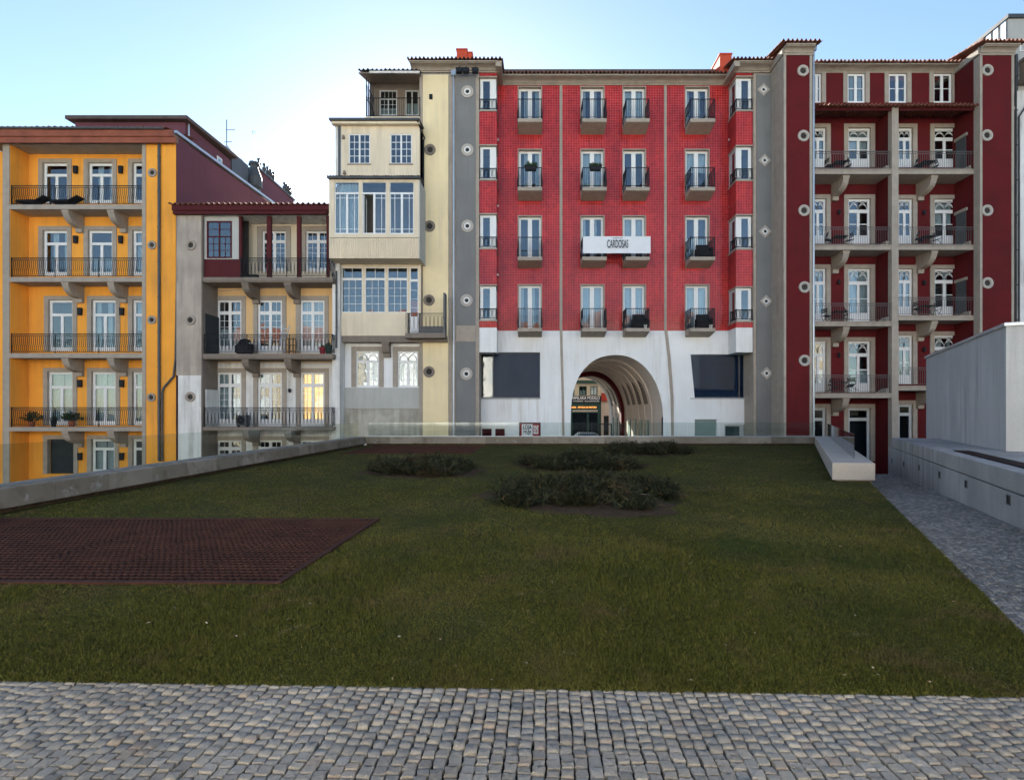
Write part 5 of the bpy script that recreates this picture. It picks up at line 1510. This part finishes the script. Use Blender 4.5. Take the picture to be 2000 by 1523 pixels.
# ================================================================== seen through the archway
YS = 66.0
S = thing('shop_building', 'stationery shop with dark sign seen through the archway', 'shop', (4, YS, -2.1))
sx0, sx1 = X(1085, YS), X(1174, YS)
gz = -2.1
hs = []
for a, b in ((1088, 1099), (1103, 1122), (1131, 1146), (1153, 1167)): hs.append(rect(YS, a, b, 754, 772))
MB().plate(sx0, sx1, Z(773, YS), Z(700, YS), YS, YS + .3, hs).build('upper_wall', 'ochre', S)
for h in hs:
    w = MB().plate(h[0], h[1], h[2], h[3], YS + .08, YS + .14, [(h[0] + .10, (h[0] + h[1]) / 2 - .05, h[2] + .1, h[3] - .1), ((h[0] + h[1]) / 2 + .05, h[1] - .10, h[2] + .1, h[3] - .1)]).build('window', 'green_paint', S)
    pane(w, h[0] + .1, h[1] - .1, h[2] + .1, h[3] - .1, YS + .10, 'glass')
    curtain(w, h[0] + .12, h[1] - .2, h[2], h[2] + (h[3] - h[2]) * .55, YS + .3, 4)
MB().box(sx0, sx1 + .2, YS - .35, YS - .002, Z(749, YS), Z(743, YS)).build('cornice', 'green_paint', S)
MB().box(sx0, sx1, YS + 1, YS + 8, gz, Z(700, YS)).build('interior_wall', 'unlit_interior', S)
sg = MB().box(sx0, sx1, YS - .25, YS - .002, Z(786, YS), Z(773, YS) - .002).build('sign_board', 'iron', S)
text('PAPELARIA MODELO', 'ink_white', sg, (X(1171, YS), YS - .262, Z(777.5, YS)), .56, .66, align='RIGHT', bold=0)
text('TIPOGRAFIA   ENCADERNAÇÃO', 'ink_white', sg, (X(1170, YS), YS - .262, Z(783.6, YS)), .22, 1.0, align='RIGHT', bold=0)
MB().plate(sx0, sx1, gz, Z(786, YS) - .004, YS - .10, YS - .004, [rect(YS, 1088, 1112, 806, 870), rect(YS, 1118, 1146, 806, 870), rect(YS, 1150, 1167, 806, 870), rect(YS, 1088, 1112, 800, 804.5), rect(YS, 1118, 1167, 800, 804.5)]).build('shopfront', 'green_paint', S)
for a, b in ((1088, 1112), (1118, 1146), (1150, 1167)): pane(S, X(a, YS), X(b, YS), Z(870, YS), Z(806, YS), YS - .05, 'glass_shop')
MB().box(X(1088, YS), X(1167, YS), YS - .06, YS - .05, Z(804.3, YS), Z(800.2, YS)).build('transom_panel', 'stone', S)
text('PAPELARIA   ARTIGOS DE PINTURA', 'sign_glow', S, (X(1165, YS), YS - .13, Z(795.5, YS)), .28, .82, align='RIGHT', bold=0)
N2 = thing('shop_building', 'narrow pink sunlit facade beside the stationery shop', 'house', (9, 70, gz))
MB().plate(X(1173, 70), X(1215, 70), gz, Z(720, 70), 70, 70.3, [rect(70, 1179, 1189, 812, 850)]).build('wall', 'cream_pale', N2)
MB().box(X(1173, 70), X(1215, 70), 71, 78, gz, Z(720, 70)).build('body', 'cream_pale', N2)
MB().box(X(1173, 70), X(1215, 70), 69.6, 69.99, Z(783, 70), Z(768, 70)).build('awning', 'chimney_red', N2)
MB().box(X(1179, 70), X(1189, 70), 70.15, 70.2, Z(850, 70), Z(812, 70)).build('door', 'door_dark', N2)
cr = thing('parked_car', 'white car parked on the street beyond the archway', 'car', (6.6, 58.5, gz))
prof = [(-2.1, .35), (2.1, .35), (2.15, .75), (1.35, .92), (.75, 1.42), (-1.0, 1.46), (-1.75, .98), (-2.12, .85)]
MB().prism([(6.4 + x, gz + z) for x, z in prof], 57.7, 59.4, 'y').build('body', 'car_paint', cr)
MB().prism([(6.4 + x, gz + z) for x, z in ((-1.5, .95), (1.2, .95), (.7, 1.36), (-.95, 1.39))], 57.68, 57.695, 'y').build('side_windows', 'glass_shop', cr)
for x in (-1.3, 1.3):
    for y in (57.75, 59.2):
        MB().ring(6.4 + x, gz + .32, [(.0, y - .1), (.32, y - .1), (.32, y + .12), (.0, y + .12)], 16).build('wheel', 'rubber', cr)
rl = thing('guard_rail', 'black metal guard rail standing inside the archway', 'railing', (4, 40, LOW))
m = MB()
zz0, zz1 = -3.2, Z(828, 40)
for px in (1120, 1171, 1194): m.box(X(px, 40) - .04, X(px, 40) + .04, 39.96, 40.04, zz0, zz1 - .05)
m.box(X(1120, 40) - .04, X(1194, 40) + .04, 39.96, 40.04, zz1 - .049, zz1 + .02)
m.build('frame', 'iron', rl)
for k in range(14):
    px = 1123 + k * 3.5
    if px < 1170: MB().box(X(px, 40) - .012, X(px, 40) + .012, 39.985, 40.015, zz0, zz1 - .051).build('bar', 'iron', rl)

# ================================================================== houses behind the viewer, mirrored in windows and tiles
def back_house(x0, x1, yb, h, mat, label, roof='roof_tile', floors=4, bays=5):
    t = thing('town_house', label, 'house', ((x0 + x1) / 2, yb, LOW), 'houses facing the row across the square')
    fh = (h - LOW) / floors; bw = (x1 - x0) / bays
    hs = []
    for f in range(floors):
        for b in range(bays): hs.append((x0 + bw * (b + .3), x0 + bw * (b + .7), LOW + fh * f + fh * .2, LOW + fh * f + fh * .82))
    m = MB().plate(x0, x1, LOW, h, -yb, -yb + .3, hs)
    m.v = [(a, -b, c) for a, b, c in m.v]
    m.build('wall', mat, t)
    MB().box(x0, x1, yb - 9, yb - .35, LOW, h - .01).build('body', mat, t)
    for q in hs: MB().box(q[0], q[1], yb - .3, yb - .2, q[2], q[3]).build('window', 'frame_grey', t)
    MB().prism([(yb + .5, h + .002), (yb - 9, h + .002), (yb - 4.5, h + 3.0)], x0 - .3, x1 + .3, 'x').build('roof', roof, t)
back_house(-48, -26, -20, 12.5, 'ochre', 'ochre house with a red roof behind the viewer at the left')
back_house(-25.5, -8, -19, 14.5, 'white', 'white house with a red roof behind the viewer')
back_house(-7.5, 10, -20, 13.5, 'white_old', 'pale house with a red roof directly behind the viewer')
back_house(10.5, 27, -19, 15.0, 'white', 'white house with a red roof behind the viewer at the right')
back_house(27.5, 48, -20, 13.0, 'ochre', 'ochre house with a red roof behind the viewer at the far right')

# ================================================================== things on balconies
def slats(mb, x0, x1, y0, y1, z, n, th=.02, gap=.3):
    w = (y1 - y0) / n
    for k in range(n): mb.box(x0, x1, y0 + w * k, y0 + w * (k + 1 - gap), z, z + th)
def bistro_table(x, y, z, label):
    t = thing('bistro_table', label, 'table', (x, y, z), 'folding tables on the wine red balconies')
    m = MB(); slats(m, x - .35, x + .35, y - .3, y + .3, z + .70, 7); m.box(x - .33, x - .30, y - .28, y + .28, z + .67, z + .699); m.box(x + .30, x + .33, y - .28, y + .28, z + .67, z + .699); m.build('tabletop', 'dark_cloth', t)
    for s in (-1, 1):
        for yy_ in (y - .22, y + .22): MB().tube([(x + s * .28, yy_, z), (x - s * .28, yy_ + .01 * s, z + .67)], .013, 5).build('leg', 'iron', t)
def folding_chair(x, y, z, rz, lean, label):
    t = thing('folding_chair', label, 'chair', (x, y, z), 'folding chairs on the wine red balconies')
    ca, sa = math.cos(rz), math.sin(rz)
    cl, sl = math.cos(lean), math.sin(lean)
    def T(mb):
        out = []
        for a, b, c in mb.v:
            a, c = a * cl + c * sl, -a * sl + c * cl
            out.append((x + a * ca - b * sa, y + a * sa + b * ca, z + c + .22 * abs(sl)))
        mb.v = out; return mb
    m = MB(); slats(m, -.2, .2, -.2, .2, .44, 5); T(m).build('seat', 'dark_cloth', t)
    m = MB(); [m.box(-.21, -.19, -.2, .2, .60 + .09 * k, .66 + .09 * k) for k in range(3)]; T(m).build('backrest', 'dark_cloth', t)
    for yy_ in (-.21, .21):
        T(MB().tube([(-.2, yy_, .88), (-.17, yy_, .44), (.2, yy_, 0)], .013, 5)).build('leg', 'iron', t)
        T(MB().tube([(.2, yy_ * .95, .44), (-.22, yy_ * .95, 0)], .013, 5)).build('leg', 'iron', t)
rn = ['top', 'second', 'third', 'lowest']
for bi, (slabs, px, side) in enumerate(((slabA, 1640, 'left'), (slabB, 1810, 'right'))):
    for ri, sm in enumerate(slabs[:4 if bi == 0 else 3]):
        z = Z(sm, Ybf) + .082; x = X(px, Ybf + .6)
        bistro_table(x, Ybf + .62, z, f'dark folding table on the {rn[ri]} {side} balcony of the wine red building')
        x += rs.uniform(-.12, .12)
        folding_chair(x - .62 - rs.uniform(0, .1), Ybf + .62 + rs.uniform(-.1, .1), z, rs.uniform(-.5, .5), rs.uniform(.1, .45), f'dark folding chair left of the table on the {rn[ri]} {side} wine red balcony')
        folding_chair(x + .66, Ybf + .60 + rs.uniform(-.1, .1), z, math.pi + rs.uniform(-.5, .5), rs.uniform(.1, .6), f'dark folding chair tipped right of the table on the {rn[ri]} {side} wine red balcony')

def pot_plant(x, y, z, r, h, seed, label, pot='terracotta', n=260, spread=.45):
    t = thing('potted_plant', label, 'plant', (x, y, z))
    MB().lathe(x, y, [(r * .7, z), (r, z + h * .9), (r * 1.08, z + h * .92), (r * 1.08, z + h), (r * .9, z + h), (r * .88, z + h * .85)], 14).build('pot', pot, t)
    g_ = np.random.default_rng(seed)
    d = g_.normal(0, 1, (n, 3)); d[:, 2] = np.abs(d[:, 2]) + .35; d /= np.linalg.norm(d, axis=1)[:, None]
    P = np.array([x, y, z + h]) + d * (spread * g_.random((n, 1)) ** .6)
    e = g_.normal(0, 1, (n, 3)); e /= np.linalg.norm(e, axis=1)[:, None]
    f_ = np.cross(d, e); f_ /= np.linalg.norm(f_, axis=1)[:, None]
    L = (.06 + .06 * g_.random((n, 1))); W = L * .35
    V = np.stack([P - d * L, P + f_ * W, P + d * L, P - f_ * W], 1).reshape(-1, 3)
    i = np.arange(n)[:, None] * 4
    FF = np.concatenate([i + np.array([[0, 1, 2]]), i + np.array([[0, 2, 3]])])
    mesh_np('leaves', V, FF, 'leaf_green', t, kind='stuff')
    MB().tube([(x, y, z + h * .9), (x + .02, y, z + h + spread * .6)], .015, 5).build('stem', 'wood', t)
az4 = Z(834, Af) + .002; az1 = Z(400, Af) + .002
pot_plant(X(62, 31.2), 31.2, az4, .18, .32, 1, 'leafy potted plant at the left end of the lowest orange balcony', spread=.55)
pot_plant(X(140, 31.2), 31.2, az4, .18, .34, 2, 'leafy potted plant in front of the door on the lowest orange balcony', spread=.55)
pot_plant(X(105, 31.2), 31.2, az4, .15, .40, 3, 'small dark pot between two plants on the lowest orange balcony', pot='iron', spread=.18, n=60)
def lounger(px, z, label, s=1):
    x, y = X(px, 31.3), 31.35
    t = thing('lounge_chair', label, 'chair', (x, y, z))
    m = MB(); slats(m, x - .7, x + .35, y - .28, y + .28, z + .30, 6, .03); m.build('seat', 'dark_cloth', t)
    m = MB().prism([(x + .35 * 1, z + .31), (x + .95, z + .62), (x + .93, z + .67), (x + .33, z + .36)], y - .28, y + .28, 'y'); m.build('backrest', 'dark_cloth', t)
    m = MB().prism([(x - .68, z + .331), (x + .33, z + .361), (x + .33, z + .43), (x - .68, z + .40)], y - .26, y + .26, 'y'); m.build('cushion', 'dark_cloth', t)
    for a in (-.62, .28):
        for b in (-.24, .24): MB().box(x + a - .02, x + a + .02, y + b - .02, y + b + .02, z, z + .30).build('leg', 'iron', t)
lounger(60, az1, 'dark lounge chair at the left end of the top orange balcony')
lounger(125, az1, 'dark lounge chair in front of the middle of the top orange balcony')
# old house balconies
bz1, bz2, bz0 = Z(691, Bf) + .002, Z(834, Bf) + .002, Z(541.5, Bf) + .002
gr = thing('covered_grill', 'covered dark barbecue grill on the middle balcony of the old house', 'grill', (X(478, 31), 31.0, bz1))
x, y = X(477, 31), 31.0
MB().lathe(x, y, [(.30, bz1 + .02), (.48, bz1 + .10), (.50, bz1 + .48), (.46, bz1 + .52)], 14).build('tub', 'dark_cloth', gr)
MB().lathe(x + .05, y, [(.46, bz1 + .522), (.40, bz1 + .62), (.24, bz1 + .86), (.06, bz1 + .92)], 14).build('cover', 'dark_cloth', gr)
MB().box(x + .2, x + .62, y - .2, y + .2, bz1 + .62, bz1 + .66).build('side_shelf', 'plastic_white', gr)
ld = thing('step_ladder', 'aluminium step ladder leaning on the middle balcony of the old house', 'ladder', (X(552, 31), 31, bz1))
x = X(551, 31)
for s in (-.17, .17): MB().tube([(x + s - .05, 30.85, bz1), (x + s + .12, 31.3, bz1 + 1.75)], .025, 5).build('rail', 'zinc', ld)
for k in range(6):
    f_ = (k + .6) / 6.4
    MB().box(x - .20 + .17 * f_, x + .14 + .17 * f_, 30.82 + .45 * f_, 30.90 + .45 * f_, bz1 + 1.75 * f_ - .015, bz1 + 1.75 * f_ + .015).build('step', 'zinc', ld)
rk = thing('wooden_rack', 'brown wooden rack beside the step ladder on the old house balcony', 'rack', (X(568, 31), 31.1, bz1))
x = X(568, 31.1)
for a in (-.2, .2):
    for b in (30.95, 31.25): MB().box(x + a - .02, x + a + .02, b - .02, b + .02, bz1, bz1 + 1.0).build('leg', 'wood', rk)
for k in range(3): MB().box(x - .22, x + .22, 30.92, 31.28, bz1 + .2 + .35 * k, bz1 + .23 + .35 * k).build('shelf', 'wood', rk)
pot_plant(X(630, 30.9), 30.9, bz1, .19, .42, 4, 'dark red pot at the right end of the old house middle balcony', pot='poster_red', spread=.10, n=30)
pot_plant(X(642, 30.9), 30.9, bz1, .20, .55, 5, 'tall green pot at the right end of the old house middle balcony', pot='green_paint', spread=.12, n=40)
ac = thing('air_conditioner', 'dark air conditioning unit on the lower balcony of the old house', 'air conditioner', (X(474, 31), 31, bz2))
x = X(474, 31)
MB().box(x - .32, x + .32, 30.9, 31.2, bz2 + .08, bz2 + .68).build('casing', 'iron_grey', ac)
MB().ring(x - .05, bz2 + .38, [(.23, 30.885), (.23, 30.899), (.03, 30.88)], 18).build('fan_grille', 'iron', ac)
for s in (-.25, .25): MB().box(x + s - .03, x + s + .03, 30.92, 31.18, bz2, bz2 + .079).build('foot', 'iron', ac)
tag(MB().prism([(X(485, 30.9), bz0), (X(504, 30.9), bz0), (X(505, 30.9), bz0 + .22), (X(484, 30.9), bz0 + .22)], 30.75, 31.0, 'y').build('planter_box', 'dark_cloth'), 'dark planter box on the top balcony of the old house', 'planter')
# red building balconies
def rail_planter(ci, ri, label, seed):
    a, c = cols[ci]; xm = (X(a, Ym) + X(c, Ym)) / 2 + .05; zt = Z(rows[ri][2], YF) + 1.16
    t = thing('hanging_planter', label, 'planter', (xm, YF - .1, zt - .25))
    MB().prism([(xm - .30, zt - .24), (xm + .30, zt - .24), (xm + .38, zt + .02), (xm - .38, zt + .02)], YF - .22, YF + .0, 'y').build('box', 'dark_cloth', t)
    g_ = np.random.default_rng(seed); n = 120
    P = np.stack([xm + g_.uniform(-.34, .34, n), YF - .11 + g_.uniform(-.09, .09, n), zt + .03 + np.abs(g_.normal(0, .07, n))], 1)
    d = g_.normal(0, 1, (n, 3)) * .06; e = g_.normal(0, 1, (n, 3)) * .03
    V = np.stack([P - d, P + e, P + d, P - e], 1).reshape(-1, 3); i = np.arange(n)[:, None] * 4
    mesh_np('leaves', V, np.concatenate([i + np.array([[0, 1, 2]]), i + np.array([[0, 2, 3]])]), 'leaf_green', t, kind='stuff')
rail_planter(0, 1, 'dark planter on the railing of the leftmost red building balcony, second row', 31)
rail_planter(1, 1, 'dark planter on the second balcony from the left, second row of the red building', 32)
def covered_chair(ci, ri, label):
    a, c = cols[ci]; x = (X(a, Ym) + X(c, Ym)) / 2 + .22; z = Z(rows[ri][2], YF) + .002; y = 32.4
    t = thing('armchair', label, 'chair', (x, y, z))
    MB().box(x - .38, x + .38, y - .3, y + .3, z + .12, z + .42).build('seat', 'dark_cloth', t)
    MB().prism([(y + .18, z + .42), (y + .38, z + .42), (y + .46, z + .95), (y + .32, z + .95)], x - .36, x + .36, 'x').build('backrest', 'dark_cloth', t)
    for s in (-1, 1): MB().box(x + s * .41 - .05, x + s * .41 + .05, y - .3, y + .3, z + .10, z + .62).build('armrest', 'dark_cloth', t)
    for s in (-.3, .3):
        for b in (-.24, .24): MB().box(x + s - .025, x + s + .025, y + b - .025, y + b + .025, z, z + .119).build('leg', 'iron', t)
covered_chair(2, 3, 'black armchair on the third balcony of the lowest row of the red building')
covered_chair(3, 3, 'black armchair on the right balcony of the lowest row of the red building')
covered_chair(3, 2, 'dark chair on the right balcony of the third row of the red building')
for ci in (2, 3):
    a, c = cols[ci]
    pot_plant(X(c, Ym) - .18, 32.08, Z(rows[3][2], YF) + .002, .11, .2, 40 + ci, f'white flower pot at the {"third" if ci == 2 else "right"} balcony edge of the lowest row of the red building', pot='plastic_white', spread=.12, n=40)
# bare twigs reaching in at the left edge behind the parapet
tw = thing('bare_shrub', 'bare leafless twigs at the left edge behind the parapet', 'shrub', (-10.6, 9.6, LOW))
m = MB()
for k in range(12):
    p = Vector((-10.75 + rs.uniform(-.3, .3), 9.7 + rs.uniform(-.3, .3), LOW))
    pts = [p]
    for j in range(7): pts.append(pts[-1] + Vector((rs.uniform(-.10, .22), rs.uniform(-.12, .12), rs.uniform(.5, .78))))
    m.tube(pts, [.03, .026, .022, .018, .014, .011, .008, .005], 5)
m.build('twigs', 'stone_dark', tw)
